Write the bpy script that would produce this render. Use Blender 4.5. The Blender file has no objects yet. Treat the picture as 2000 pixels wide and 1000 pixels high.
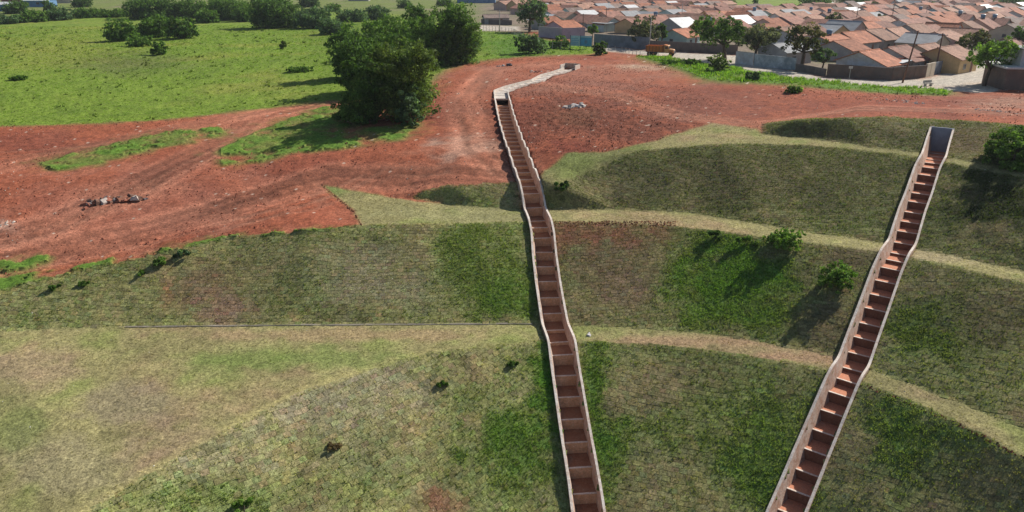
import bpy, math, random
import numpy as np
from mathutils import Vector, Matrix
from mathutils.geometry import delaunay_2d_cdt

SC = bpy.context.scene
COL = SC.collection
random.seed(7)
RNG = np.random.default_rng(7)

# ------------------------------------------------------------------ camera, sky, sun
F = 1428.0                       # focal length in pixels of the 2000 px wide photograph
PITCH = math.radians(20.9)
CP, SP = math.cos(PITCH), math.sin(PITCH)
cam_d = bpy.data.cameras.new("camera")
cam = bpy.data.objects.new("camera", cam_d)
COL.objects.link(cam)
cam.location = (0, 0, 0)
cam.rotation_euler = (math.radians(90) - PITCH, 0, 0)
cam_d.sensor_width = 36
cam_d.lens = 36 * F / 2000
cam_d.clip_start = 0.5
cam_d.clip_end = 6000
SC.camera = cam

SUN_AZ, SUN_EL = math.radians(53), math.radians(37)   # azimuth from +Y towards +X
W = bpy.data.worlds.new("World"); SC.world = W; W.use_nodes = True
wn = W.node_tree.nodes; wl = W.node_tree.links
sky = wn.new("ShaderNodeTexSky"); sky.sky_type = 'NISHITA'; sky.sun_disc = False
sky.sun_elevation = SUN_EL; sky.sun_rotation = SUN_AZ
sky.air_density = 1.0; sky.dust_density = 1.5; sky.altitude = 500
wn['Background'].inputs['Strength'].default_value = 0.075
wl.new(sky.outputs[0], wn['Background'].inputs['Color'])
sun_d = bpy.data.lights.new("sun", 'SUN'); sun_d.energy = 5.0; sun_d.angle = math.radians(0.5)
sun_d.color = (1.0, 0.94, 0.85)
sun = bpy.data.objects.new("sun", sun_d); COL.objects.link(sun)
sdir = Vector((math.sin(SUN_AZ) * math.cos(SUN_EL), math.cos(SUN_AZ) * math.cos(SUN_EL), math.sin(SUN_EL)))
sun.rotation_euler = sdir.to_track_quat('Z', 'Y').to_euler()
SC.view_settings.view_transform = 'Standard'; SC.view_settings.look = 'None'
SC.view_settings.exposure = 0.2; SC.view_settings.gamma = 1.0
SC.view_settings.use_curve_mapping = False
SC.render.engine = 'CYCLES'

# ------------------------------------------------------------------ small helpers
def lin(r, g, b):
    o = []
    for c in (r, g, b):
        c /= 255.0
        o.append(c / 12.92 if c <= 0.04045 else ((c + 0.055) / 1.055) ** 2.4)
    return np.array(o)

def unproj(px, py, z):
    dx = (px - 1000) / F; du = (500 - py) / F
    d = (dx, CP + du * SP, -SP + du * CP)
    t = z / d[2]
    return (d[0] * t, d[1] * t, z)

def project(x, y, z):
    d = y * CP - z * SP
    return 1000 + F * x / d, 500 - F * (y * SP + z * CP) / d, d

_tab = RNG.random((8, 256, 256))
def vnoise(x, y, k=0):
    xi = np.floor(x).astype(np.int64); yi = np.floor(y).astype(np.int64)
    fx = x - xi; fy = y - yi
    fx = fx * fx * (3 - 2 * fx); fy = fy * fy * (3 - 2 * fy)
    T = _tab[k % 8]
    a = T[xi & 255, yi & 255]; b = T[(xi + 1) & 255, yi & 255]
    c = T[xi & 255, (yi + 1) & 255]; d = T[(xi + 1) & 255, (yi + 1) & 255]
    return (a * (1 - fx) + b * fx) * (1 - fy) + (c * (1 - fx) + d * fx) * fy

def fbm(x, y, scale, oct=4, k=0, gain=0.55):
    """noise in -1..1; scale = metres of the largest lump"""
    s = 0; a = 1; t = 0; f = 1.0 / scale
    for o in range(oct):
        ca, sa = math.cos(o * 1.3 + k), math.sin(o * 1.3 + k)
        s = s + a * (vnoise((x * ca - y * sa) * f + 17.3 * o + 31 * k, (x * sa + y * ca) * f + 5.1 * o, k + o) * 2 - 1)
        t += a; a *= gain; f *= 2.03
    return s / t * 1.6

def sstep(a, b, x):
    t = np.clip((x - a) / (b - a), 0, 1)
    return t * t * (3 - 2 * t)

def inpoly(px, py, poly):
    r = np.zeros(px.shape, bool)
    n = len(poly)
    for i in range(n):
        x0, y0 = poly[i]; x1, y1 = poly[(i + 1) % n]
        if y0 == y1: continue
        c = ((y0 > py) != (y1 > py)) & (px < (x1 - x0) * (py - y0) / (y1 - y0) + x0)
        r ^= c
    return r

def mesh_np(name, verts, faces, mat=None, colors=None, smooth=False, parent=None, link=True):
    """verts (N,3); faces (M,k) all of one size"""
    verts = np.asarray(verts, np.float32); faces = np.asarray(faces, np.int32)
    me = bpy.data.meshes.new(name)
    me.vertices.add(len(verts)); me.vertices.foreach_set('co', verts.ravel())
    k = faces.shape[1]
    me.loops.add(faces.size); me.loops.foreach_set('vertex_index', faces.ravel())
    me.polygons.add(len(faces))
    me.polygons.foreach_set('loop_start', np.arange(0, faces.size, k, dtype=np.int32))
    me.polygons.foreach_set('loop_total', np.full(len(faces), k, np.int32))
    me.polygons.foreach_set('use_smooth', np.full(len(faces), bool(smooth)))
    if colors is not None:
        ca = me.color_attributes.new('Col', 'FLOAT_COLOR', 'POINT')
        c4 = np.ones((len(verts), 4), np.float32); c4[:, :colors.shape[1]] = colors
        ca.data.foreach_set('color', c4.ravel())
    me.update(calc_edges=True)
    if mat: me.materials.append(mat)
    o = bpy.data.objects.new(name, me)
    if link: COL.objects.link(o)
    if parent: o.parent = parent
    return o

class MB:
    """collects boxes and tubes into one mesh"""
    def __init__(s): s.v = []; s.f = []
    def add(s, vs, fs):
        n = len(s.v); s.v += [tuple(p) for p in vs]; s.f += [tuple(i + n for i in f) for f in fs]
    def box(s, x0, x1, y0, y1, z0, z1, M=None):
        vs = [Vector(p) for p in ((x0,y0,z0),(x1,y0,z0),(x1,y1,z0),(x0,y1,z0),(x0,y0,z1),(x1,y0,z1),(x1,y1,z1),(x0,y1,z1))]
        if M: vs = [M @ p for p in vs]
        s.add(vs, [(0,3,2,1),(4,5,6,7),(0,1,5,4),(1,2,6,5),(2,3,7,6),(3,0,4,7)])
    def tube(s, p0, p1, r0, r1, n=8):
        p0 = Vector(p0); p1 = Vector(p1); d = (p1 - p0).normalized()
        a = d.cross(Vector((0.3, 1, 0.2))).normalized(); b = d.cross(a)
        vs = []
        for p, r in ((p0, r0), (p1, r1)):
            for i in range(n):
                t = 2 * math.pi * i / n
                vs.append(p + a * (r * math.cos(t)) + b * (r * math.sin(t)))
        fs = [(i, (i + 1) % n, n + (i + 1) % n, n + i) for i in range(n)]
        fs += [tuple(range(n - 1, -1, -1)), tuple(range(n, 2 * n))]
        s.add(vs, fs)
    def build(s, name, mat, parent=None, smooth=False):
        me = bpy.data.meshes.new(name)
        me.from_pydata(s.v, [], s.f); me.update()
        if mat: me.materials.append(mat)
        if smooth: me.polygons.foreach_set('use_smooth', [True] * len(me.polygons))
        o = bpy.data.objects.new(name, me); COL.objects.link(o)
        if parent: o.parent = parent
        return o

def tag(o, label=None, cat=None, group=None, kind=None):
    if label: o['label'] = label
    if cat: o['category'] = cat
    if group: o['group'] = group
    if kind: o['kind'] = kind
    return o

def empty(name, loc=(0, 0, 0), rz=0, **k):
    o = bpy.data.objects.new(name, None); COL.objects.link(o)
    o.location = loc; o.rotation_euler = (0, 0, rz); o.empty_display_size = 0.3
    return tag(o, **k)

# ------------------------------------------------------------------ materials
def new_mat(name):
    m = bpy.data.materials.new(name); m.use_nodes = True
    nt = m.node_tree; b = nt.nodes['Principled BSDF']
    return m, nt, b

def N(nt, typ, **k):
    n = nt.nodes.new(typ)
    for a, v in k.items():
        if hasattr(n, a): setattr(n, a, v)
    return n

def noise_node(nt, scale, detail=3, rough=0.6, dist=0.0):
    n = N(nt, 'ShaderNodeTexNoise'); n.inputs['Scale'].default_value = scale
    n.inputs['Detail'].default_value = detail; n.inputs['Roughness'].default_value = rough
    n.inputs['Distortion'].default_value = dist
    return n

def ramp(nt, src, pts):
    r = N(nt, 'ShaderNodeValToRGB'); nt.links.new(src, r.inputs[0])
    e = r.color_ramp.elements
    e[0].position = pts[0][0]; e[0].color = (*pts[0][1], 1)
    e[1].position = pts[-1][0]; e[1].color = (*pts[-1][1], 1)
    for p, c in pts[1:-1]:
        q = e.new(p); q.color = (*c, 1)
    return r

def mixc(nt, fac, a, b, mode='MIX'):
    m = N(nt, 'ShaderNodeMix', data_type='RGBA', blend_type=mode)
    for s, v in ((0, fac), (6, a), (7, b)):
        if hasattr(v, 'links') or hasattr(v, 'is_output'): nt.links.new(v, m.inputs[s])
        elif s == 0: m.inputs[0].default_value = v
        else: m.inputs[s].default_value = (*v, 1)
    return m.outputs[2]

def geo_pos(nt):
    return N(nt, 'ShaderNodeNewGeometry').outputs['Position']

def mat_plain(name, col, var=0.35, scale=0.8, rough=0.85, bump=0.15, bscale=6.0, stain=None, metal=0.0, spec=0.3):
    """a painted or cast surface with blotches, grain and optional soil stain"""
    m, nt, b = new_mat(name)
    P = geo_pos(nt)
    n1 = noise_node(nt, scale, 5, 0.65); nt.links.new(P, n1.inputs['Vector'])
    n2 = noise_node(nt, scale * 14, 3, 0.7); nt.links.new(P, n2.inputs['Vector'])
    col = tuple(col)
    g = ramp(nt, n1.outputs[0], [(0.28, (1 - var,) * 3), (0.72, (1 + var * 0.6,) * 3)])
    g2 = ramp(nt, n2.outputs[0], [(0.3, (1 - var * 0.6,) * 3), (0.7, (1 + var * 0.4,) * 3)])
    c = mixc(nt, 1.0, col, g.outputs[0], 'MULTIPLY')
    c = mixc(nt, 1.0, c, g2.outputs[0], 'MULTIPLY')
    if stain is not None:
        n3 = noise_node(nt, 0.9, 6, 0.75, 0.5); nt.links.new(P, n3.inputs['Vector'])
        s = ramp(nt, n3.outputs[0], [(0.38, (0, 0, 0)), (0.68, (1, 1, 1))])
        c = mixc(nt, s.outputs[0], c, tuple(stain))
    nt.links.new(c, b.inputs['Base Color'])
    b.inputs['Roughness'].default_value = rough; b.inputs['Metallic'].default_value = metal
    b.inputs['Specular IOR Level'].default_value = spec
    bp = N(nt, 'ShaderNodeBump'); bp.inputs['Strength'].default_value = bump; bp.inputs['Distance'].default_value = 0.05
    n4 = noise_node(nt, bscale, 4, 0.7); nt.links.new(P, n4.inputs['Vector'])
    nt.links.new(n4.outputs[0], bp.inputs['Height']); nt.links.new(bp.outputs[0], b.inputs['Normal'])
    return m

def mat_ground():
    m, nt, b = new_mat('ground_cover')
    P = geo_pos(nt)
    at = N(nt, 'ShaderNodeVertexColor'); at.layer_name = 'Col'
    c = at.outputs['Color']
    for sc, lo, hi, det in ((1.1, 0.80, 1.18, 4), (3.8, 0.60, 1.38, 3), (11.0, 0.55, 1.42, 2)):
        n = noise_node(nt, sc, det, 0.7); nt.links.new(P, n.inputs['Vector'])
        r = ramp(nt, n.outputs[0], [(0.30, (lo, lo, lo)), (0.70, (hi, hi, hi * 0.97))])
        c = mixc(nt, 1.0, c, r.outputs[0], 'MULTIPLY')
    nt.links.new(c, b.inputs['Base Color'])
    b.inputs['Roughness'].default_value = 0.95; b.inputs['Specular IOR Level'].default_value = 0.1
    bp = N(nt, 'ShaderNodeBump'); bp.inputs['Strength'].default_value = 0.55; bp.inputs['Distance'].default_value = 0.12
    n = noise_node(nt, 3.5, 6, 0.75); nt.links.new(P, n.inputs['Vector'])
    nt.links.new(n.outputs[0], bp.inputs['Height']); nt.links.new(bp.outputs[0], b.inputs['Normal'])
    return m

def mat_leaf(name, trans=0.25):
    m, nt, b = new_mat(name)
    at = N(nt, 'ShaderNodeVertexColor'); at.layer_name = 'Col'
    out = nt.nodes['Material Output']
    b.inputs['Roughness'].default_value = 0.65; b.inputs['Specular IOR Level'].default_value = 0.12
    nt.links.new(at.outputs['Color'], b.inputs['Base Color'])
    tr = N(nt, 'ShaderNodeBsdfTranslucent')
    hs = mixc(nt, 1.0, at.outputs['Color'], (1.25, 1.3, 0.6), 'MULTIPLY')
    nt.links.new(hs, tr.inputs['Color'])
    mx = N(nt, 'ShaderNodeMixShader'); mx.inputs[0].default_value = trans
    nt.links.new(b.outputs[0], mx.inputs[1]); nt.links.new(tr.outputs[0], mx.inputs[2])
    nt.links.new(mx.outputs[0], out.inputs['Surface'])
    return m

def mat_roof(name, col, dark):
    """clay tiles: rows and channels in the roof's own coordinates, mossy and bleached blotches"""
    m, nt, b = new_mat(name)
    tc = N(nt, 'ShaderNodeTexCoord')
    oi = N(nt, 'ShaderNodeObjectInfo')
    P = geo_pos(nt)
    sp = N(nt, 'ShaderNodeSeparateXYZ'); nt.links.new(tc.outputs['Object'], sp.inputs[0])
    def wave(sock, freq):
        mu = N(nt, 'ShaderNodeMath', operation='MULTIPLY'); nt.links.new(sock, mu.inputs[0]); mu.inputs[1].default_value = freq
        si = N(nt, 'ShaderNodeMath', operation='SINE'); nt.links.new(mu.outputs[0], si.inputs[0])
        return si.outputs[0]
    wx = wave(sp.outputs[0], 2 * math.pi / 0.42)
    wy = wave(sp.outputs[1], 2 * math.pi / 0.75)
    n1 = noise_node(nt, 0.55, 5, 0.7, 0.3); nt.links.new(P, n1.inputs['Vector'])
    n2 = noise_node(nt, 2.6, 3, 0.8); nt.links.new(P, n2.inputs['Vector'])
    c1 = ramp(nt, n1.outputs[0], [(0.30, tuple(dark)), (0.5, tuple(col)), (0.74, tuple(np.minimum(np.array(col) * 1.35 + 0.03, 0.75)))])
    g2 = ramp(nt, n2.outputs[0], [(0.32, (0.62,) * 3), (0.68, (1.25,) * 3)])
    c = mixc(nt, 1.0, c1.outputs[0], g2.outputs[0], 'MULTIPLY')
    w1 = N(nt, 'ShaderNodeMapRange'); nt.links.new(wx, w1.inputs[0]); w1.inputs[1].default_value = -1; w1.inputs[3].default_value = 0.72; w1.inputs[4].default_value = 1.12
    c = mixc(nt, 1.0, c, w1.outputs[0], 'MULTIPLY')
    w2 = N(nt, 'ShaderNodeMapRange'); nt.links.new(wy, w2.inputs[0]); w2.inputs[1].default_value = -1; w2.inputs[3].default_value = 0.86; w2.inputs[4].default_value = 1.06
    c = mixc(nt, 1.0, c, w2.outputs[0], 'MULTIPLY')
    rr = N(nt, 'ShaderNodeMapRange'); nt.links.new(oi.outputs['Random'], rr.inputs[0]); rr.inputs[3].default_value = 0.72; rr.inputs[4].default_value = 1.18
    c = mixc(nt, 1.0, c, rr.outputs[0], 'MULTIPLY')
    nt.links.new(c, b.inputs['Base Color']); b.inputs['Roughness'].default_value = 0.85
    b.inputs['Specular IOR Level'].default_value = 0.2
    bp = N(nt, 'ShaderNodeBump'); bp.inputs['Strength'].default_value = 0.6; bp.inputs['Distance'].default_value = 0.06
    nt.links.new(wx, bp.inputs['Height']); nt.links.new(bp.outputs[0], b.inputs['Normal'])
    return m

def mat_chute(name, base, soil, amount):
    """cast concrete stained by red soil: amount sets soil cover; step and riser tones also carry painted light"""
    m, nt, b = new_mat(name)
    P = geo_pos(nt)
    n1 = noise_node(nt, 1.4, 6, 0.75, 0.4); nt.links.new(P, n1.inputs['Vector'])
    lo = 0.62 - amount * 0.5
    s = ramp(nt, n1.outputs[0], [(lo - 0.12, (0, 0, 0)), (lo + 0.16, (1, 1, 1))])
    n2 = noise_node(nt, 7.0, 4, 0.7); nt.links.new(P, n2.inputs['Vector'])
    g = ramp(nt, n2.outputs[0], [(0.3, (0.72,) * 3), (0.7, (1.2,) * 3)])
    c = mixc(nt, s.outputs[0], tuple(base), tuple(soil))
    c = mixc(nt, 1.0, c, g.outputs[0], 'MULTIPLY')
    nt.links.new(c, b.inputs['Base Color']); b.inputs['Roughness'].default_value = 0.9
    b.inputs['Specular IOR Level'].default_value = 0.2
    bp = N(nt, 'ShaderNodeBump'); bp.inputs['Strength'].default_value = 0.35; bp.inputs['Distance'].default_value = 0.05
    nt.links.new(n2.outputs[0], bp.inputs['Height']); nt.links.new(bp.outputs[0], b.inputs['Normal'])
    return m

M = {}
M['ground'] = mat_ground()
M['leaf'] = mat_leaf('foliage', 0.38)
M['blade'] = mat_leaf('grass_blades', 0.45)
M['bark'] = mat_plain('bark', (0.10, 0.075, 0.055), 0.4, 2, bump=0.5)
M['roofA'] = mat_roof('clay_tile_orange', (0.47, 0.19, 0.11), (0.24, 0.11, 0.075))
M['roofB'] = mat_roof('clay_tile_faded', (0.45, 0.255, 0.18), (0.24, 0.145, 0.115))
M['roofC'] = mat_roof('clay_tile_dusty_pink', (0.39, 0.195, 0.145), (0.18, 0.11, 0.09))
M['roofD'] = mat_roof('weathered_grey_brown_tile', (0.27, 0.20, 0.17), (0.16, 0.13, 0.12))
M['white_roof'] = mat_plain('pale_sheet_roof', (0.66, 0.67, 0.67), 0.2, 0.6, 0.5, 0.05)
M['fibre'] = mat_plain('fibre_cement_sheet', (0.36, 0.37, 0.38), 0.3, 0.6)
M['w_white'] = mat_plain('white_plaster', (0.62, 0.63, 0.66), 0.18, 0.5, stain=(0.45, 0.40, 0.36))
M['w_cream'] = mat_plain('cream_plaster', (0.56, 0.48, 0.37), 0.2, 0.5)
M['w_grey'] = mat_plain('grey_plaster', (0.36, 0.35, 0.35), 0.25, 0.5)
M['w_teal'] = mat_plain('pale_teal_plaster', (0.42, 0.55, 0.54), 0.2, 0.5)
M['w_lilac'] = mat_plain('lilac_plaster', (0.48, 0.38, 0.46), 0.2, 0.5)
M['w_pink'] = mat_plain('pink_plaster', (0.55, 0.38, 0.34), 0.2, 0.5)
M['w_ochre'] = mat_plain('ochre_plaster', (0.60, 0.42, 0.22), 0.2, 0.5)
M['dark_wall'] = mat_plain('sooty_block_wall', (0.15, 0.13, 0.125), 0.45, 0.7, stain=(0.20, 0.16, 0.14))
M['blue_wall'] = mat_plain('blue_grey_block_wall', (0.20, 0.22, 0.26), 0.4, 0.5)
M['brown_wall'] = mat_plain('brown_brick_wall', (0.20, 0.13, 0.105), 0.45, 0.6, stain=(0.13, 0.11, 0.10))
M['stained_wall'] = mat_plain('stained_white_wall', (0.50, 0.53, 0.56), 0.5, 0.5, stain=(0.22, 0.27, 0.30))
M['red_brick'] = mat_plain('red_brick', (0.28, 0.095, 0.065), 0.45, 1.2)
M['dark'] = mat_plain('dark_opening', (0.03, 0.03, 0.035), 0.3, 1, 0.4)
M['concrete'] = mat_plain('concrete', (0.48, 0.45, 0.41), 0.3, 1.2)
M['pole_concrete'] = mat_plain('pole_concrete', (0.42, 0.40, 0.37), 0.2, 1.2)
M['pole_wood'] = mat_plain('pole_wood', (0.16, 0.085, 0.06), 0.3, 2)
M['wire'] = mat_plain('galvanised_wire', (0.35, 0.35, 0.35), 0.1, 1, 0.4, metal=0.6)
M['chute_wall'] = mat_chute('chute_wall_concrete', (0.64, 0.54, 0.46), (0.46, 0.28, 0.20), 0.36)
M['chute_top'] = mat_chute('chute_coping', (0.80, 0.72, 0.64), (0.60, 0.44, 0.34), 0.15)
M['chute_step'] = mat_chute('chute_step_concrete', (0.38, 0.235, 0.155), (0.33, 0.155, 0.09), 0.5)  # darker brown puts the shade on the treads into the colour
M['chute_riser'] = mat_chute('chute_riser_concrete', (0.80, 0.56, 0.38), (0.66, 0.38, 0.22), 0.4)  # lighter tan paints the lit look of the long chute's risers
M['chute_sun_step'] = mat_chute('soil_step_painted_sun', (0.56, 0.33, 0.24), (0.58, 0.25, 0.15), 0.6)  # soil tone brightened to paint sunlight on the right chute's treads
M['chute_shade_riser'] = mat_chute('soil_riser_painted_shade', (0.30, 0.18, 0.12), (0.24, 0.11, 0.07), 0.55)  # soil tone darkened to paint shade on the right chute's risers
M['chute_new'] = mat_chute('new_chute_concrete', (0.66, 0.62, 0.56), (0.52, 0.38, 0.30), 0.18)
M['gutter'] = mat_plain('weathered_gutter', (0.36, 0.32, 0.26), 0.4, 0.7)
M['chute_grey'] = mat_plain('blue_grey_concrete', (0.30, 0.33, 0.40), 0.2, 1)
M['soil'] = mat_plain('red_soil', (0.36, 0.135, 0.085), 0.4, 1.5, bump=0.5)
M['orange_paint'] = mat_plain('orange_truck_paint', (0.60, 0.20, 0.045), 0.2, 1.5, 0.45, 0.05)
M['yellow_paint'] = mat_plain('faded_orange_cab_paint', (0.68, 0.34, 0.14), 0.15, 1.5, 0.4, 0.05)
M['rust'] = mat_plain('rusty_steel', (0.24, 0.10, 0.06), 0.4, 2)
M['rubber'] = mat_plain('rubber', (0.025, 0.025, 0.025), 0.3, 2)
M['glass'] = mat_plain('window_glass', (0.05, 0.06, 0.07), 0.2, 1, 0.12, 0.0, spec=0.6)
M['sign_blue'] = mat_plain('blue_billboard_sheet', (0.08, 0.33, 0.62), 0.3, 1.4, 0.5, 0.02)
M['sign_pale'] = mat_plain('pale_billboard_sheet', (0.42, 0.62, 0.74), 0.25, 1.4, 0.5, 0.02)
M['tank_blue'] = mat_plain('blue_water_tank', (0.10, 0.22, 0.36), 0.15, 1, 0.4, 0.0)
M['stone'] = mat_plain('pale_rubble', (0.58, 0.50, 0.44), 0.35, 3)
M['stone_dark'] = mat_plain('dark_rubble', (0.16, 0.13, 0.13), 0.4, 3)
M['steel_blue'] = mat_plain('blue_painted_sheet', (0.12, 0.24, 0.42), 0.2, 0.4)

# ------------------------------------------------------------------ terrain: break lines traced as real crest, foot and terrace edges
C3 = [(-300,1400,-35),(-100,1180,-34),(170,1000,-33),(380,872,-32.3),(600,762,-31.6),(840,688,-31.1),(1060,668,-31),(1160,668,-31),(1300,674,-31),(1450,693,-31),(1620,723,-31),(1690,748,-31),(1800,795,-31),(1900,838,-31),(2000,893,-31),(2400,1120,-31)]
F2 = [(-900,660,-30),(-300,652,-30.2),(0,648,-30.5),(230,638,-30.8),(600,634,-30.9),(1050,632,-30.9),(1115,635,-30.8),(1250,642,-30.8),(1380,650,-30.8),(1500,670,-30.8),(1640,698,-30.8),(1700,722,-30.8),(1850,776,-30.8),(2000,838,-30.8),(2400,1040,-30.8)]
C2 = [(-900,600,-28.9),(-300,590,-28.7),(0,568,-28.2),(200,520,-27.2),(330,492,-26.4),(450,466,-25.8),(600,453,-25.2),(706,440,-25),(850,438,-25),(1032,433,-25),(1080,433,-25),(1200,435,-25),(1350,445,-25),(1500,465,-25),(1650,484,-25),(1720,492,-25),(1770,502,-25),(1900,530,-25),(2000,553,-25),(2400,670,-25)]
F1 = [(630,362,-24),(760,385,-24.6),(870,398,-24.9),(940,405,-24.9),(1018,410,-24.9),(1072,409,-24.9),(1200,409,-24.9),(1350,416,-24.9),(1500,440,-24.9),(1620,460,-24.9),(1740,476,-24.9),(1790,486,-24.9),(1900,507,-24.9),(2000,530,-24.9),(2400,630,-24.9)]
EA = [(630,362,-24),(690,410,-24.8),(706,440,-25)]
C1L = [(800,384,-24.3),(830,371,-23.6),(880,363,-23.1),(1012,358,-22.9)]
C1 = [(1050,385,-23.6),(1075,355,-22.1),(1110,325,-21.3),(1170,308,-20.7),(1270,292,-19.9),(1400,281,-19.3),(1500,281,-19.3),(1600,286,-19.3),(1700,296,-19.3),(1790,307,-19.3),(1850,319,-19.3),(1920,334,-19.3),(2000,347,-19.3),(2400,420,-19.3)]
F0 = [(1400,262,-19.2),(1490,262,-19.2),(1600,272,-19.15),(1700,287,-19.1),(1815,300,-19.1),(1855,309,-19.1),(1920,321,-19.1),(2000,333,-19.1),(2400,400,-19.1)]
C0 = [(1490,242,-18.4),(1560,233,-17.2),(1650,229,-16.7),(1750,229,-16.6),(1850,233,-16.6),(1950,240,-16.6),(2000,245,-16.6),(2400,290,-16.6)]
TOE = [(-900,1400,-34),(100,1400,-38),(500,1400,-42.2),(800,1400,-43.4),(1100,1400,-43.8),(1500,1400,-42.9),(1800,1400,-41),(2050,1400,-38.8),(2400,1420,-35.5)]
PTS = [(1000,112,-18.3),(1250,112,-18.1),(1400,150,-17.8),(1700,195,-17.1),(2000,205,-16.9),(2400,230,-16.9),(960,190,-19.2),(840,190,-19.5),(1040,200,-19.0),
 (1300,240,-18.8),(1200,262,-19.6),(1080,292,-20.5),(1050,330,-21.8),(1035,250,-20.0),(970,245,-20.2),(900,300,-21.4),(990,300,-21.3),(1008,335,-22.3),(700,300,-22.0),
 (600,335,-23.0),(540,390,-24.4),(500,330,-23.3),(450,430,-25.2),(200,480,-26.6),(0,538,-27.7),(0,450,-26),(0,350,-24),(200,350,-23.7),(0,250,-21.6),
 (300,232,-21.2),(640,200,-20.3),(400,290,-22.3),(640,260,-21.2),(820,240,-20.4),(-900,250,-21.8),(-900,450,-26),(-900,560,-28),(-300,540,-27.7),
 (0,150,-21),(400,120,-20.5),(600,100,-20),(0,60,-20.4),(600,60,-19.2),(-600,60,-20.4),(-900,120,-21),(1600,158,-17.5),(1900,165,-17.2),(2400,165,-17.2),(1300,90,-18),(1050,80,-18.2),(720,380,-24.4)]
WPTS = [(x, y, -18.0) for y in (420, 900, 4600) for x in (-5000, -1500, -500, 0, 500, 1500, 5000)] + [(-5000, 150, -21), (5000, 150, -17), (-5000, 10, -30), (5000, 10, -30), (-60, 4, -33), (60, 4, -36), (0, 4, -47)]
cv = []; ce = []; cz = []
for line in (C3, F2, C2, F1, EA[1:2], C1L, C1, F0, C0, TOE):
    i0 = len(cv)
    for p in line:
        q = unproj(*p); cv.append((q[0], q[1])); cz.append(q[2])
    ce += [(i, i + 1) for i in range(i0, len(cv) - 1)]
for p in PTS:
    q = unproj(*p); cv.append((q[0], q[1])); cz.append(q[2])
for p in WPTS: cv.append(p[:2]); cz.append(p[2])
r = delaunay_2d_cdt([Vector(p) for p in cv], ce, [], 0, 1e-4)
TV = np.array([tuple(p) for p in r[0]]); TF = [tuple(f) for f in r[2]]
TZ = np.zeros(len(TV))
cvn = np.array(cv)
for i, ov in enumerate(r[3]):
    if len(ov): TZ[i] = cz[ov[0]]
    else:
        d = np.hypot(*(cvn - TV[i]).T); k = np.argsort(d)[:2]
        print('terrain crossing near', TV[i], project(TV[i][0], TV[i][1], cz[k[0]])[:2]); TZ[i] = np.mean([cz[q] for q in k])

ys = [14.0]
while ys[-1] < 4200:
    y = ys[-1]
    ys.append(y + (0.006 * 38 if y < 38 else 0.0030 * y if y < 125 else 0.0075 * y if y < 640 else 0.06 * y))
YS = np.array(ys); NR = len(YS); NC = 700
TT = np.linspace(-0.95, 0.95, NC)
GX = TT[None, :] * (YS[:, None] + 12); GY = np.repeat(YS[:, None], NC, 1)
GZ = np.full((NR, NC), -18.0)
for f in TF:
    A, B, Cc = TV[f[0]], TV[f[1]], TV[f[2]]
    lo, hi = min(A[1], B[1], Cc[1]), max(A[1], B[1], Cc[1])
    r0, r1 = np.searchsorted(YS, lo), np.searchsorted(YS, hi, 'right')
    if r1 <= r0: continue
    X = GX[r0:r1]; Y = GY[r0:r1]
    den = (B[1]-Cc[1])*(A[0]-Cc[0]) + (Cc[0]-B[0])*(A[1]-Cc[1])
    if abs(den) < 1e-9: continue
    l1 = ((B[1]-Cc[1])*(X-Cc[0]) + (Cc[0]-B[0])*(Y-Cc[1])) / den
    l2 = ((Cc[1]-A[1])*(X-Cc[0]) + (A[0]-Cc[0])*(Y-Cc[1])) / den
    l3 = 1 - l1 - l2
    m = (l1 >= -1e-6) & (l2 >= -1e-6) & (l3 >= -1e-6)
    zz = l1 * TZ[f[0]] + l2 * TZ[f[1]] + l3 * TZ[f[2]]
    GZ[r0:r1][m] = zz[m]
for _ in range(2):
    z = GZ.copy()
    z[1:-1] = 0.5 * GZ[1:-1] + 0.25 * (GZ[2:] + GZ[:-2]); GZ = z.copy()
    z[:, 1:-1] = 0.5 * GZ[:, 1:-1] + 0.25 * (GZ[:, 2:] + GZ[:, :-2]); GZ = z

# ---- zones, read in warped world position
wx = fbm(GX, GY, 1.6, 4, 1) * 0.28; wy = fbm(GX, GY, 1.6, 4, 2) * 0.28
PX, PY, PD = project(GX + wx, GY + wy, GZ)
P2 = lambda L: [(a, b) for a, b, c in L]
Z = np.zeros((NR, NC), int)      # 0 dirt 1 slope 2 terrace 3 field 4 road 5 village ground 6 verge grass
big = 1e4
field = [(-3000,262),(-900,262),(0,247),(200,240),(350,230),(500,213),(645,196),(700,196),(820,190),(845,150),(880,128),(940,118),(1010,110),(1160,105),(1175,100),(1160,90),(1050,76),(1010,64),(930,60),(925,45),(700,20),(560,12),(200,26),(0,44),(-900,60),(-3000,80)]
Z[inpoly(PX, PY, field)] = 3
Z[(PY < 62) & (Z != 3)] = 5
village = [(925,50),(1010,52),(1160,88),(1265,97),(1440,106),(1500,128),(1560,139),(1620,151),(1740,156),(1815,151),(1850,140),(1957,172),(2100,190),(3500,260),(3500,-40),(925,-40)]
Z[inpoly(PX, PY, village)] = 5
farfield = [(1425,-60),(1425,22),(1440,27),(1500,27),(1570,24),(1575,-60)]
Z[inpoly(PX, PY, farfield)] = 3
road = [(1155,90),(1190,92),(1265,99),(1440,108),(1500,130),(1560,141),(1620,153),(1740,157),(1815,152),(1850,141),(1880,138),(1895,110),(1945,105),(1955,140),(1958,172),(1935,182),(1860,178),(1800,172),(1700,168),(1600,158),(1500,146),(1440,135),(1380,127),(1320,114),(1250,107),(1180,100)]
Z[inpoly(PX, PY, road)] = 4
Z[inpoly(PX, PY, [(925,49),(1012,52),(1016,60),(930,60)])] = 4
verge = [(1240,111),(1320,113),(1380,126),(1440,134),(1500,146),(1600,158),(1700,168),(1800,173),(1860,179),(1850,186),(1760,184),(1650,176),(1560,168),(1480,163),(1380,158),(1340,140),(1290,124)]
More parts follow.
